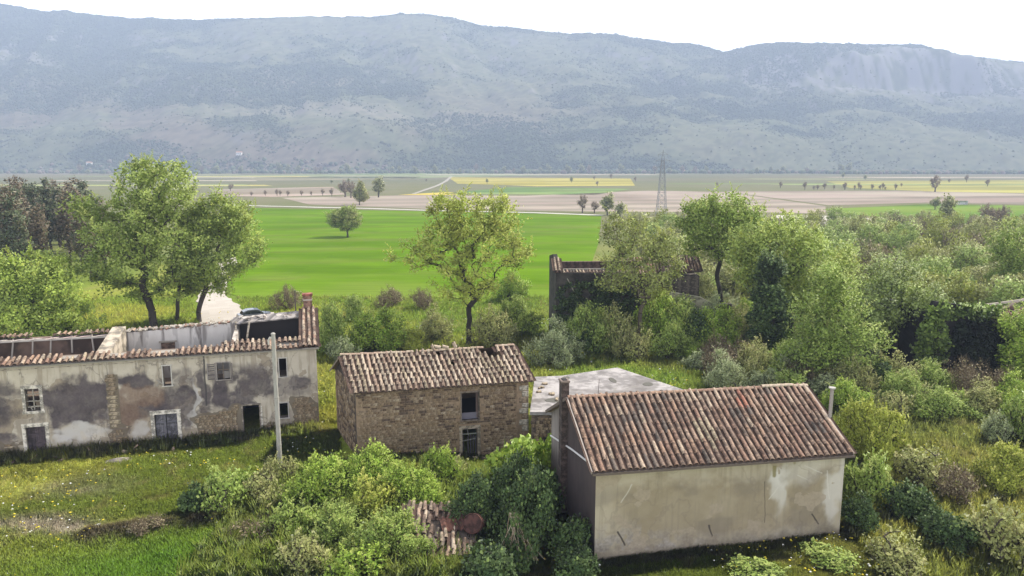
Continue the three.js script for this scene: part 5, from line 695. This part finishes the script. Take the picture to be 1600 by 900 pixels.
// ---------- the thicket down the slope on the right, the pine wood on the left, far trees ----------
{
  const r = mul(777), kinds = [
    ['scrub_tree', 'olive scrub tree in the thicket between the ruins and the far ploughed fields', 'olive scrub trees of the thicket', plant({ seed: 401, lobes: [[0, 4.2, 0, 2.6, 2.2, 2.6], [1.6, 3.2, .6, 1.8, 1.6, 1.8], [-1.4, 3, -.6, 1.9, 1.7, 1.9]], h: 1.2, r: .14, clumps: 90, leaves: 26, size: .34, spread: .7, cols: [[.32, .35, .13], [.44, .45, .19], [.50, .48, .25]], twigs: 2, minR: .016 })],
    ['scrub_tree', 'green scrub tree in the thicket between the ruins and the far ploughed fields', 'green scrub trees of the thicket', plant({ seed: 402, lobes: [[0, 4.4, 0, 2.5, 2.4, 2.5], [1.5, 3.2, -.6, 1.8, 1.6, 1.8], [-1.5, 2.8, .6, 1.8, 1.6, 1.8]], h: 1.2, r: .15, clumps: 95, leaves: 28, size: .34, spread: .7, cols: [[.27, .36, .10], [.38, .47, .14], [.46, .50, .2]], minR: .016 })],
    ['scrub_tree', 'yellow green scrub tree in the thicket between the ruins and the far ploughed fields', 'yellow green scrub trees of the thicket', plant({ seed: 403, lobes: [[0, 3.6, 0, 2.6, 2, 2.6], [1.6, 2.8, .6, 1.8, 1.5, 1.8], [-1.4, 2.6, -.6, 1.9, 1.5, 1.9]], h: .8, r: .13, clumps: 90, leaves: 26, size: .34, spread: .7, cols: [C.olive[1], C.yellow[0], C.yellow[1]], minR: .016 })],
    ['bare_tree', 'bare brown budding tree in the thicket between the ruins and the far ploughed fields', 'bare budding trees of the thicket', plant({ seed: 404, lobes: [[0, 4, 0, 2.3, 2.4, 2.3], [1.2, 3, .6, 1.6, 1.6, 1.6], [-1.2, 3, -.6, 1.6, 1.6, 1.6]], h: 1.4, r: .13, clumps: 75, leaves: 8, size: .26, spread: .6, cols: C.brown, bark: [.10, .08, .06], twigs: 14, twigCol: [.16, .125, .09], minR: .02 })],
  ], first = {};
  let n = 0, tries = 0; const put = [];
  while (n < 285 && tries++ < 9000) {
    const d = 84 + 150 * Math.pow(r(), .9), x0 = 24 + Math.max(0, d - 90) * .10, x = x0 + (d * .76 + 12 - x0) * r(), z = -d; if (put.some(([a, b]) => Math.hypot(a - x, b - z) < 2.1 + d * .012)) continue; if (d < 96 && x < 42) continue; if (x > 36 && x < 56 && d < 90) continue;
    put.push([x, z]); const f = fbm(x * .03, z * .03, 3, 8), k = Math.min(3, Math.floor(clamp(f * 1.5 - .25 + (r() - .5) * .7, 0, .99) * 4)), kk = [1, 0, 2, 3][k], [name, label, group, g] = kinds[kk], s = (.7 + .55 * r()) * (d > 190 ? .85 : 1), pos = [x, T(x, z) - .1, z], turn = r() * 6.28, S = [s, s * (.8 + .5 * r()), s];
    const lab = (S[1] > 1.0 ? 'taller ' : 'low ') + label.replace(/ in the thicket.*/, '') + ', ' + (d < 115 ? 'near' : d < 165 ? 'middle' : 'far') + ' part of right thicket, ' + (x / d < .34 ? 'towards the pylon' : x / d < .55 ? 'midway' : 'towards the picture edge'); if (!first[kk]) { first[kk] = plantThing(name, lab, 'tree', pos, g, ['trunk', 'crown'], group, turn); first[kk].scale.set(...S); } else copyOf(first[kk], lab, pos, turn, S, group); n++;
  }
  const pk = [0, 1].map((i) => plant({ seed: 420 + i, lobes: [[0, 12.2, 0, 1.1, 2.4, 1.1], [0, 9.2, 0, 1.9, 2.4, 1.9], [.3, 6.2, .2, 2.1, 2, 2.1], [-.3, 3.6, .2, 1.6, 1.6, 1.6]], h: 12, r: .2, clumps: 110, leaves: 20, size: .5, spread: .75, cols: i ? [[.15, .12, .07], [.20, .155, .09], C.pine[0]] : C.pine, bark: [.07, .055, .045], up: -.1, flat: .45, twigs: 3, twigCol: [.11, .085, .065] }));
  const ps = []; let a = 0; const firstP = []; tries = 0;
  while (a < 75 && tries++ < 4000) { const d = 128 + 105 * r(), x = -(.545 + .21 * r()) * d, z = -d; if (ps.some(([p, q]) => Math.hypot(p - x, q - z) < 3.6)) continue; ps.push([x, z]); const k = r() < .5 ? 0 : 1, s = .85 + .35 * r(), label = (k ? 'brownish tree' : 'dark green pine') + (s > 1.03 ? ', taller than most,' : ', shorter than most,') + ' at ' + (d < 165 ? 'front' : d < 200 ? 'middle' : 'back') + ' of left wood, ' + (-x / d > .65 ? 'at the picture edge' : 'beside the tall poplar'), group = k ? 'brownish trees of the left wood' : 'dark pines of the left wood'; if (!firstP[k]) { firstP[k] = plantThing('pine_tree', label, 'tree', [x, 0, z], pk[k], ['trunk', 'crown'], group, 0, s); } else copyOf(firstP[k], label, [x, 0, z], r() * 6, s, group); a++; }
  // trees and hedge bushes standing about the valley floor
  const vt = [['valley_tree', plant({ seed: 440, lobes: [[0, 4.5, 0, 2.6, 2.8, 2.6], [1, 6.5, 0, 1.6, 2, 1.6]], h: 1.6, r: .25, clumps: 60, leaves: 16, size: .75, spread: .8, cols: [[.22, .25, .10], [.32, .33, .15]], minR: .04 }), 'green'], ['bare_valley_tree', plant({ seed: 441, lobes: [[0, 4.5, 0, 2.3, 2.8, 2.3]], h: 2, r: .3, clumps: 45, leaves: 7, size: .55, spread: .8, cols: C.brown, twigs: 10, twigCol: [.26, .21, .17], minR: .05, bark: [.12, .1, .09] }), 'bare']], vf = {};
  const far = (k, x, z, s, label, group) => { const [name, g] = vt[k], pos = [x, 0, z], S = [s, s * (.8 + .4 * r()), s]; if (!vf[k]) { vf[k] = plantThing(name, label, 'tree', pos, g, ['trunk', 'crown'], group); vf[k].scale.set(...S); } else { const o = copyOf(vf[k], label, pos, r() * 6, S); if (group) o.userData.group = group; else delete o.userData.group; } };
  far(1, 28.96, -309.5, .95, 'left one of the two small dark-trunked trees at the end of the wheat field'); far(1, 33.9, -309.5, .8, 'right one of the two small dark-trunked trees at the end of the wheat field'); far(0, 37.5, -296, 1.0, 'dark round tree beside the two small dark-trunked trees'); far(0, 41, -285, .8, 'low green tree at the corner of the wheat field');
  far(0, -80.5, -455, 1.5, 'slim upright tree beyond the farm road, right of the lone wheat field trees'); far(1, -102, -462, 1.7, 'pale budding tree behind the lone wheat field trees'); far(1, -96, -450, 1.3, 'second pale budding tree behind the lone wheat field trees');
  far(0, 187, -333, .8, 'small round tree by the green crop field'); far(1, 305, -545, 1.6, 'tall thin tree at the yellow strip on the right'); far(0, 142, -245, 1.0, 'dark evergreen at the upper edge of the right thicket'); far(1, 150, -238, 1.1, 'bare bushy tree at the upper edge of the right thicket, by the pale strip'); far(1, 157, -240, 1.0, 'second bare bushy tree at the upper edge of the right thicket'); far(1, 170, -236, .9, 'third bare bushy tree at the upper edge of the right thicket');
  for (let i = 0; i < 9; i++) far(1, -165 + i * 6 + r() * 5, -470 - r() * 14, .35 + .3 * r(), 'bushy tree in the hedge along the pale ploughed field', 'hedge trees along the pale ploughed field');
  for (let i = 0; i < 16; i++) far(1, 228 + i * 4.6 + r() * 4, -585 - r() * 20, .4 + .4 * r(), 'bushy tree in the hedge between ploughed land and yellow strip', 'hedge trees by the yellow strip');
  for (let i = 0; i < 34; i++) far(r() < .7 ? 1 : 0, -420 + 1050 * r(), -560 - 700 * r() * r(), .4 + .6 * r(), 'lone small tree out on the valley floor', 'scattered trees of the valley floor');
  for (let i = 0; i < 60; i++) { const x = -900 + i * 27 + r() * 20; far(r() < .3 ? 1 : 0, x, -1480 - r() * 200, 1.2 + 1.5 * r() , (x < -300 ? 'left' : x < 200 ? 'middle' : 'right') + ' stretch tree in the far line along the mountain foot', 'far tree line along the mountain foot'); }
  const g = new THREE.IcosahedronGeometry(1, 1), N = 5200, im = new THREE.InstancedMesh(g, std(1, 1, 1, .95), N), m4 = new THREE.Matrix4(), q = new THREE.Quaternion();
  for (let k = 0; k < N; k++) { const strip = r(); let x, z; if (strip < .45) { x = 640 + 900 * r(); z = -1500 - 130 * r(); } else { x = -1500 + 3100 * r(); z = -1560 - 260 * Math.pow(r(), .7); } const s = 2.5 + 4 * r(); q.setFromEuler(new THREE.Euler(r() * 6, r() * 6, r() * 6)); m4.compose(V(x, Math.max(0, mountH(x, z)) + s * .3, z), q, V(s, s * .9, s)); im.setMatrixAt(k, m4); const t = r(); im.setColorAt(k, rgb(...(r() < .22 ? [.15, .12, .09] : mix3([.035, .055, .025], [.10, .125, .05], t)))); }
  im.name = 'valley_edge_woods'; im.castShadow = im.receiveShadow = true; tag(im, 'dark belt of woods where the valley floor meets the mountain', 'woodland', null, 'stuff'); scene.add(im);
}

// ---------- small things ----------
{
  const y = T(-15.23, -46.7), o = thing('utility_pole', 'tall pale round concrete pole standing between the farmhouse and the stone house', 'pole', [-15.23, y - .3, -46.7]);
  const ct = colorTex(64, 256, (u, v) => { const n = fbm(u * 8, v * 30, 4, 3); return mix3([.26, .245, .215], [.42, .40, .355], n); }), h = 9.3 - y, g = new THREE.CylinderGeometry(.125, .16, h + .3, 14, 8), m = std(1, 1, 1, .9, { map: ct }); part('shaft', g.translate(0, (h + .3) / 2, 0), m, o);
  const c = new THREE.SphereGeometry(.15, 14, 8, 0, 6.3, 0, 1.6); c.scale(1, .7, 1); part('cap', c.translate(0, h + .29, 0), m, o); const b = new MB().tube([V(0, h, 0), V(-.2, h + .08, .05), V(-.3, h - .12, .06), V(-.3, h - .4, .06)], [.07, .075, .07, .05], 7, [1, 1, 1], true); part('bracket', b.geo(), std(.5, .47, .42), o); for (const k of [2.2, 5.4]) part('collar', new THREE.CylinderGeometry(.165, .165, .05, 14).translate(0, k, 0), std(.30, .28, .25), o);
}
{ // lattice power pylon out on the valley floor
  const o = thing('lattice_pylon', 'tall slim steel lattice pylon standing out on the valley floor', 'pylon', [59.5, 0, -300]), m = std(.22, .23, .24, .7), hw = (y) => mix(1.9, .5, Math.min(1, y / 22)), Hh = 25.5, col = [1, 1, 1];
  for (const [sx, sz] of [[1, 1], [1, -1], [-1, 1], [-1, -1]]) { const b = new MB(); b.bar(V(sx * 1.9, 0, sz * 1.9), V(sx * .5, 22, sz * .5), .14, .14, col); b.bar(V(sx * .5, 22, sz * .5), V(0, Hh, 0), .11, .11, col); part('leg', b.geo(), m, o); }
  const b = new MB(); let y = 0, k = 0; while (y < 21.5) { const w = hw(y), y2 = Math.min(22, y + w * 1.5 + .4), w2 = hw(y2); for (const [p, q] of [[[1, 1], [-1, 1]], [[-1, 1], [-1, -1]], [[-1, -1], [1, -1]], [[1, -1], [1, 1]]]) { b.bar(V(p[0] * w, y, p[1] * w), V(q[0] * w2, y2, q[1] * w2), .075, .075, col); b.bar(V(q[0] * w, y, q[1] * w), V(p[0] * w2, y2, p[1] * w2), .075, .075, col); b.bar(V(p[0] * w2, y2, p[1] * w2), V(q[0] * w2, y2, q[1] * w2), .075, .075, col); } y = y2; } part('bracing', b.geo(), m, o);
  for (const [yy, L] of [[18.5, 3.4], [21.2, 2.7], [23.6, 1.9]]) { const a = new MB(); for (const s of [-1, 1]) { a.bar(V(0, yy, .4), V(s * L, yy, 0), .1, .1, col); a.bar(V(0, yy, -.4), V(s * L, yy, 0), .1, .1, col); a.bar(V(0, yy + 1, 0), V(s * L, yy + .05, 0), .08, .08, col); a.bar(V(s * L, yy, 0), V(s * L, yy - .9, 0), .1, .1, col); } part('cross_arm', a.geo(), m, o); }
}
{ // the car parked behind the farmhouse
  const o = thing('parked_car', 'dark car parked on the gravel behind the open roof of the farmhouse', 'car', [-33.0, .1, -94.6], .55), paint = new THREE.MeshPhysicalMaterial({ color: rgb(.03, .035, .045), roughness: .35, metalness: .3, clearcoat: 1, clearcoatRoughness: .08 }), glass = new THREE.MeshPhysicalMaterial({ color: rgb(.02, .025, .03), roughness: .06, metalness: 0, clearcoat: 1 });
  const ext = (pts, w, bev) => { const g = new THREE.ExtrudeGeometry(new THREE.Shape(pts.map((p) => new THREE.Vector2(...p))), { depth: w - 2 * bev, bevelEnabled: true, bevelSize: bev, bevelThickness: bev, bevelSegments: 3 }); g.translate(0, 0, -w / 2 + bev); return g; };
  part('body', ext([[-2.05, .35], [2.0, .35], [2.08, .62], [1.95, .82], [1.05, .93], [-1.5, .98], [-2.05, .9], [-2.12, .6]], 1.72, .09), paint, o); part('cabin', ext([[-1.75, .95], [1.0, .93], [.35, 1.42], [-.2, 1.5], [-1.0, 1.48], [-1.5, 1.3]], 1.5, .1), paint, o);
  boxPart('windscreen', o, glass, .72, 1.2, 0, .03, .62, 1.25, new THREE.Euler(0, 0, .93)); boxPart('rear_window', o, glass, -1.7, 1.17, 0, .03, .42, 1.2, new THREE.Euler(0, 0, -.55)); for (const s of [-1, 1]) { boxPart('side_window', o, glass, -.1, 1.2, s * .755, 1.05, .3, .02, new THREE.Euler(s * -.12, 0, 0)); boxPart('side_window', o, glass, -1.05, 1.2, s * .755, .6, .26, .02, new THREE.Euler(s * -.12, 0, 0)); boxPart('headlight', o, std(.7, .7, .7, .2), 2.08, .68, s * .62, .08, .13, .3); boxPart('tail_light', o, std(.35, .02, .02, .3), -2.14, .72, s * .66, .06, .2, .24); boxPart('mirror', o, paint, .65, 1.02, s * .92, .12, .1, .16); for (const x of [-1.3, 1.28]) { const w = new THREE.Group(); w.name = 'wheel'; w.position.set(x, .32, s * .76); o.add(w); part('tyre', new THREE.TorusGeometry(.24, .09, 8, 18), std(.02, .02, .02), w); part('rim', new THREE.CylinderGeometry(.19, .19, .1, 12).rotateX(Math.PI / 2), std(.4, .4, .42, .4, { metalness: .7 }), w); } }
}
{ // the fallen shed roof in the foreground
  const o = thing('collapsed_shed', 'collapsed tiled shed roof half buried in green at the bottom of the picture', 'shed', [-4.0, 0, -36.4], .06);
  const us = V(0, .34, -1).normalize(), O = V(-1.7, .55, 1.6), gone = (i, j) => (i > 4 && j > 1 && j < 5 && noise(i * .5, j * .6, 4) > .35) || (i > 7 && j > 3) || noise(i * .8, j * .9, 9) > .8;
  tileRoof(o, { O, ux: V(1, -.03, 0), us, cols: 12, rows: 7, px: .31, py: .52, r: .11, jit: 3.2, lift: .12, skip: gone, sag: (i, j) => -.10 * Math.sin(i * .5 + j), pick: (i, j, r) => [5, 3, 7, 4, 7, 0, 3, 4, 6, 9][Math.floor(r() * 10)] });
  const b = new MB(); b.quad(O.clone(), O.clone().add(V(3.8, -.1, 0)), O.clone().add(V(3.8, 1.1, -3.6)), O.clone().add(V(0, 1.22, -3.6)), [.07, .055, .045]); part('roof_deck', b.geo(), M.v, o); boxPart('wall', o, std(.2, .16, .12, .95, { map: BT }), .1, .4, -2.0, 3.4, 1.9, .4); boxPart('wall', o, std(.2, .16, .12, .95, { map: BT }), .1, .1, 1.4, 3.4, .9, .4);
  const r = mul(5), rt = tileGeos[Object.keys(tileGeos)[0]]; for (let i = 0; i < 26; i++) { const t = part('broken_tile', rt[i % 3], tileMat[[2, 8, 1, 4, 7][i % 5]], o); t.position.set(.6 + 2 * r(), .9 + .35 * r(), -.6 - 1.6 * r()); t.rotation.set(r() * 6, r() * 6, r() * 6); t.scale.set(1, .5 + .4 * r(), 1); }
}
{
  const o = thing('rusty_drum', 'round rusty red drum lying in the ivy beside the collapsed shed roof', 'drum', [-2.0, 1.35, -36.9]); o.rotation.set(1.05, .35, .2); const m = std(.11, .042, .03, .85, { map: BT, bumpMap: stoneBump, bumpScale: .01 }); part('barrel', new THREE.CylinderGeometry(.5, .48, .8, 22, 1, true), m, o); part('lid', new THREE.CylinderGeometry(.47, .47, .03, 22).translate(0, .37, 0), std(.085, .036, .028, .9, { map: BT }), o); for (const y of [-.38, 0, .4]) part('hoop', new THREE.TorusGeometry(.5, .022, 6, 24).rotateX(Math.PI / 2).translate(0, y, 0), m, o);
}
{ const o = thing('rusty_sheet', 'crumpled rusty brown sheet lying on the fallen tiles', 'metal sheet', [-3.0, 1.3, -36.9], .3), g = new THREE.PlaneGeometry(1.5, 1.0, 24, 10); g.rotateX(-1.2); const p = g.attributes.position; for (let i = 0; i < p.count; i++) p.setY(i, p.getY(i) + .05 * Math.sin(p.getX(i) * 20) + .2 * fbm(p.getX(i) * 2, p.getZ(i) * 2, 3, 4)); g.computeVertexNormals(); part('sheet', g, std(.12, .05, .034, .9, { map: BT, side: THREE.DoubleSide }), o); }
{ const o = thing('bare_roots', 'tangle of bare pale stems hanging down the front of the ivy heap', 'dead vine', [.15, 0, -36.5]), r = mul(8), b = new MB(); for (let i = 0; i < 20; i++) { const pts = [], x0 = (r() - .5) * .5, sx = (r() - .4) * 2.6; for (let k = 0; k < 6; k++) { const t = k / 5; pts.push(V(x0 + sx * t * t + (r() - .5) * .16, 2.6 - 2.0 * t + .5 * Math.sin(t * 3), .9 + t * 1.2 + (r() - .5) * .2)); } b.tube(pts, pts.map((_, k) => .022 - .002 * k), 4, mix3([.22, .15, .10], [.42, .37, .27], r())); } part('stems', b.geo(), M.v, o); }
{ const o = thing('white_sack', 'crumpled white sack lying on the end of the earth bank', 'sack', [-23.4, T(-23.4, -38.5), -38.5], .6), g = new THREE.IcosahedronGeometry(.34, 3), p = g.attributes.position; for (let i = 0; i < p.count; i++) { const x = p.getX(i), y = p.getY(i), z = p.getZ(i), k = 1 + .5 * (fbm(x * 4 + 3, y * 4 + z * 3, 3, 6) - .5); p.setXYZ(i, x * k * 1.5, Math.max(-.05, y * k * .6), z * k * .8); } g.computeVertexNormals(); part('cloth', g, std(.74, .74, .72, .7), o); const b = new MB().tube([V(.3, .12, 0), V(.55, .26, .02), V(.68, .22, .05)], [.12, .05, .11], 7); part('tied_neck', b.geo(), std(.7, .7, .68), o); }
{ const o = thing('flat_boulder', 'flat pale boulder in the grass before the farmhouse double door', 'boulder', [-27, T(-27, -48.6) - .05, -48.6], .2), g = new THREE.IcosahedronGeometry(.75, 3), p = g.attributes.position; for (let i = 0; i < p.count; i++) { const x = p.getX(i), y = p.getY(i), z = p.getZ(i), k = 1 + .7 * (fbm(x * 2 + 7, y * 2 + z, 3, 2) - .5); p.setXYZ(i, x * k * 1.2, y * k * .45, z * k * .8); } g.computeVertexNormals(); part('stone', g, std(.36, .33, .29, .95, { map: BT }), o); }
{ // stones poking out of the bank
  const r = mul(66), lab = ['pale stone on the earth bank'], g = new THREE.IcosahedronGeometry(.16, 1), p = g.attributes.position; for (let i = 0; i < p.count; i++) p.setY(i, p.getY(i) * .7); g.computeVertexNormals(); let f; for (let i = 0; i < 14; i++) { const x = -22 + 6 * r(), z = -37.8 - (x + 22) * .4 + (r() - .5) * 1.2, y = T(x, z); if (!f) { f = thing('bank_stone', lab[0], 'stone', [x, y, z], 0, 'pale stones on the earth bank'); part('stone', g, std(.38, .34, .28, .95), f); } else copyOf(f, lab[0], [x, y, z], r() * 6, [.6 + r(), .6 + .6 * r(), .6 + r()]); }
}
{ // far houses at the mountain foot
  let f; const W = std(.75, .73, .70), R = std(.40, .22, .15);
  [[-655, -1830, 'white house at the mountain foot, left of the airy poplar crown'], [-480, -1760, 'small white house low at the mountain foot, left of centre'], [385, -1700, 'small white house at the mountain foot near the pylon'], [-1000, -1800, 'small white house at the mountain foot, far left']].forEach(([x, z, label], i) => { const y = Math.max(0, mountH(x, z)); if (!f) { f = thing('far_house', label, 'house', [x, y, z]); boxPart('wall', f, W, 0, 3, 0, 13, 7, 8); const g = new THREE.ExtrudeGeometry(new THREE.Shape([[-4.6, 0], [4.6, 0], [0, 2.6]].map((p) => new THREE.Vector2(...p))), { depth: 14, bevelEnabled: false }); g.rotateY(Math.PI / 2); part('roof', g.translate(-7, 6.5, 0), R, f); for (const wx of [-4, 0, 4]) boxPart('window', f, M.dark, wx, 4.2, 4.0, 1.2, 1.6, .1); } else copyOf(f, label, [x, y, z], i, .7 + .2 * (i % 2)); });
  const o = thing('white_tunnel', 'small white field tunnel at the far end of the bright green crop field', 'polytunnel', [221, 0, -373]); part('cover', new THREE.CylinderGeometry(2, 2, 9, 16, 1, false, 0, Math.PI).rotateZ(Math.PI / 2).rotateX(-Math.PI / 2), std(.8, .8, .8), o);
}

// ---------- fallen tiles and stones along the walls ----------
{
  const r = mul(88), g = stoneGeos[2], tg = tileGeos[Object.keys(tileGeos)[0]][0]; let f, f2;
  const spots = []; for (let i = 0; i < 22; i++) { const a = 1 + 20 * r(), d = .4 + 1.3 * r() * r(); spots.push([LH.x + a * Math.cos(LH.t) + d * Math.sin(LH.t), LH.z - a * Math.sin(LH.t) + d * Math.cos(LH.t), 0]); } for (let i = 0; i < 14; i++) { const a = 5.5 + 6.5 * r(), d = .5 + 1.6 * r() * r(); spots.push([SH.x + a * Math.cos(SH.t) + d * Math.sin(SH.t), SH.z - a * Math.sin(SH.t) + d * Math.cos(SH.t), 1]); }
  spots.forEach(([x, z, k], i) => { const at = [x, T(x, z) + .06, z], lab = k ? 'rubble stone fallen before the stone house door' : 'rubble stone fallen along the farmhouse wall', grp = k ? 'rubble stones before the stone house door' : 'rubble stones along the farmhouse wall'; if (!f) { f = thing('rubble_stone', lab, 'stone', at, 0, grp); part('stone', g, stoneMat[7], f); f.scale.set(.4, .3, .3); } else copyOf(f, lab, at, r() * 6, [.22 + .35 * r(), .18 + .25 * r(), .2 + .2 * r()], grp).rotation.x = -1 + r(); });
  for (let i = 0; i < 18; i++) { const a = 1 + 19 * r(), d = .5 + 1.6 * r(), x = LH.x + a * Math.cos(LH.t) + d * Math.sin(LH.t), z = LH.z - a * Math.sin(LH.t) + d * Math.cos(LH.t), at = [x, T(x, z) + .05, z], lab = 'clay tile fallen from the farmhouse eave into the grass'; if (!f2) { f2 = thing('fallen_tile', lab, 'roof tile', at, 0, 'clay tiles fallen along the farmhouse'); part('clay', tg, tileMat[0], f2); f2.rotation.set(-1.4, .4, .2); } else { const o = copyOf(f2, lab, at, 0, 1); o.rotation.set(-1.5 + .4 * r(), r() * 6, r() * 6); } }
}

// ---------- grass ----------
{
  const blade = (n, h, w, seed, bend) => { const r = mul(seed), b = new MB(); for (let i = 0; i < n; i++) { const a = r() * 6.28, d = V(Math.cos(a), 0, Math.sin(a)), s = V(-d.z, 0, d.x), o = V((r() - .5) * .22, 0, (r() - .5) * .22), H = h * (.6 + .6 * r()), k = .8 + .4 * r(), m = o.clone().add(d.clone().multiplyScalar(H * bend * .35)).add(V(0, H * .6, 0)), t = o.clone().add(d.clone().multiplyScalar(H * bend)).add(V(0, H, 0)), N = V(-d.x * .5, 1, -d.z * .5).normalize(), c = [k, k, k]; const l = o.clone().add(s.clone().multiplyScalar(w)), q = o.clone().sub(s.clone().multiplyScalar(w)), ml = m.clone().add(s.clone().multiplyScalar(w * .8)), mq = m.clone().sub(s.clone().multiplyScalar(w * .8)); b.tri(l, q, mq, c, N, N, N); b.tri(l, mq, ml, c, N, N, N); b.tri(ml, mq, t, c, N, N, N); } return b.geo(); };
  const gm = new THREE.MeshPhysicalMaterial({ color: 0xffffff, vertexColors: true, roughness: 1, specularIntensity: .2, transmission: .48, thickness: 0, side: THREE.DoubleSide });
  const scatter = (name, label, geo, N, seed, place) => { const r = mul(seed), im = new THREE.InstancedMesh(geo, gm, N), m4 = new THREE.Matrix4(), q = new THREE.Quaternion(), up = V(0, 1, 0); let k = 0, tries = 0; while (k < N && tries++ < N * 6) { const e = place(r); if (!e) continue; const [x, z, s, c] = e; q.setFromAxisAngle(up, r() * 6.28); m4.compose(V(x, T(x, z) - .01, z), q, V(s * (.8 + .4 * r()), s * (.7 + .6 * r()), s * (.8 + .4 * r()))); im.setMatrixAt(k, m4); im.setColorAt(k++, rgb(...c)); } im.count = k; im.name = name; im.castShadow = im.receiveShadow = true; tag(im, label, 'grass', null, 'stuff'); scene.add(im); };
  const at = (r, z0, z1) => { const z = -z0 - (z1 - z0) * Math.pow(r(), 1.25), x = (r() * 2 - 1) * (-z * .74 + 3); return [x, z]; };
  const tint = (x, z, r, k) => { const c = groundColor(x, z), f = k * (.75 + .5 * r()), y = r() * .12; return [c[0] * f * (.98 + y), c[1] * f, c[2] * f * 1.1]; };
  scatter('short_grass', 'short meadow grass around the ruined houses', blade(7, .17, .012, 501, .7), 150000, 1, (r) => { const [x, z] = at(r, 32.5, 62); if (built(x, z) || roadD(x, z) < 2.2) return null; if (groundColor(x, z)[0] > .27 && r() < .7) return null; return [x, z, .8 + .9 * fbm(x * .5, z * .5, 3, 6) * (1 + .6 * r()), tint(x, z, r, 3)]; });
  scatter('meadow_grass', 'taller grass of the meadow behind the houses', blade(7, .34, .022, 502, .6), 60000, 2, (r) => { const [x, z] = at(r, 56, 112); if (built(x, z) || roadD(x, z) < 3) return null; return [x, z, .8 + .8 * r(), tint(x, z, r, 3)]; });
  scatter('tall_weeds', 'tall rank grass and weeds along the walls and down the slope', blade(9, .62, .022, 503, .45), 16000, 3, (r) => { let x, z; const k = r(); if (k < .55) { z = -33 - 34 * r(); x = 18.5 + (-z * .74 - 14) * r(); } else if (k < .7) { [x, z] = [-14 + 14 * r(), -33 - 16 * r()]; } else if (k < .85) { const a = -2 + 23 * r(); x = LH.x + a * Math.cos(LH.t) + .6 * r(); z = LH.z - a * Math.sin(LH.t) + .3 + 1.4 * r() * r(); } else { const a = -.5 + 15 * r(); x = FH.x + a * Math.cos(FH.t); z = FH.z - a * Math.sin(FH.t) + .2 + .8 * r(); if (built(x, z, -.05)) return null; return [x, z, .16 + .25 * r(), tint(x, z, r, 2.9)]; } if (built(x, z, -.05)) return null; return [x, z, (.45 + .7 * r()), k > .55 && k < .7 ? mix3([.40, .58, .08], [.54, .66, .15], r()) : tint(x, z, r, 2.9)]; });
  scatter('undergrowth', 'rank olive undergrowth between the trees of the thicket', blade(10, 1.1, .045, 507, .5), 26000, 7, (r) => { const d = 60 + 170 * Math.pow(r(), .8), z = -d, x = (d < 80 ? 22 : 20 + (d - 80) * .1) + (d * .76 - 10) * r(); if (built(x, z) || (x > 37 && x < 54 && d < 78)) return null; const c = mix3([.26, .31, .10], [.44, .45, .20], fbm(x * .08, z * .08, 3, 5) * .8 + .3 * r()); return [x, z, .6 + 1.0 * r() * (d > 110 ? 1.5 : 1), c]; });
  scatter('thicket_weeds', 'tall leafy weeds between the shrubs of the near thicket', blade(9, .9, .03, 508, .5), 5000, 8, (r) => { const x = -16 + 15 * r(), z = -33 - 13 * r(); if (built(x, z)) return null; return [x, z, .5 + .8 * r(), mix3([.36, .56, .08], [.54, .64, .15], r())]; });
  { const r = mul(909), g = new THREE.IcosahedronGeometry(.045, 0), N = 3600, im = new THREE.InstancedMesh(g, std(1, 1, 1, .9), N), m4 = new THREE.Matrix4(); let k = 0; while (k < N) { const [x, z] = at(r, 33, 100); if (built(x, z) || noise(x * .25, z * .25, 14) < .52) continue; const s = .6 + r() + (z < -60 ? .8 : 0); m4.makeScale(s, s * .6, s).setPosition(x, T(x, z) + .16 + .12 * r(), z); im.setMatrixAt(k, m4); im.setColorAt(k++, rgb(...(r() < .7 ? [.6, .48, .03] : [.7, .7, .66]))); } im.name = 'meadow_flowers'; im.castShadow = im.receiveShadow = true; tag(im, 'small yellow and white flowers dotted over the meadow', 'wildflowers', null, 'stuff'); scene.add(im); }
  scatter('lush_grass', 'deep green lush grass at the bottom left of the meadow', blade(8, .3, .015, 504, .55), 26000, 4, (r) => { const x = -29 + 21 * r(), z = -32.5 - 6 * r(); if (r() > g2(x, z, -15, -34.5, 11, 3.6) * 1.3 || mound(x, z) > .2) return null; return [x, z, .7 + .8 * r(), tint(x, z, r, 3)]; });
}

// ---------- draw ----------
const renderer = new THREE.WebGLRenderer({ antialias: true });
renderer.toneMapping = THREE.LinearToneMapping; renderer.toneMappingExposure = EXPOSURE; renderer.shadowMap.enabled = true;
renderer.setSize(1024, 576);
renderer.render(scene, camera);
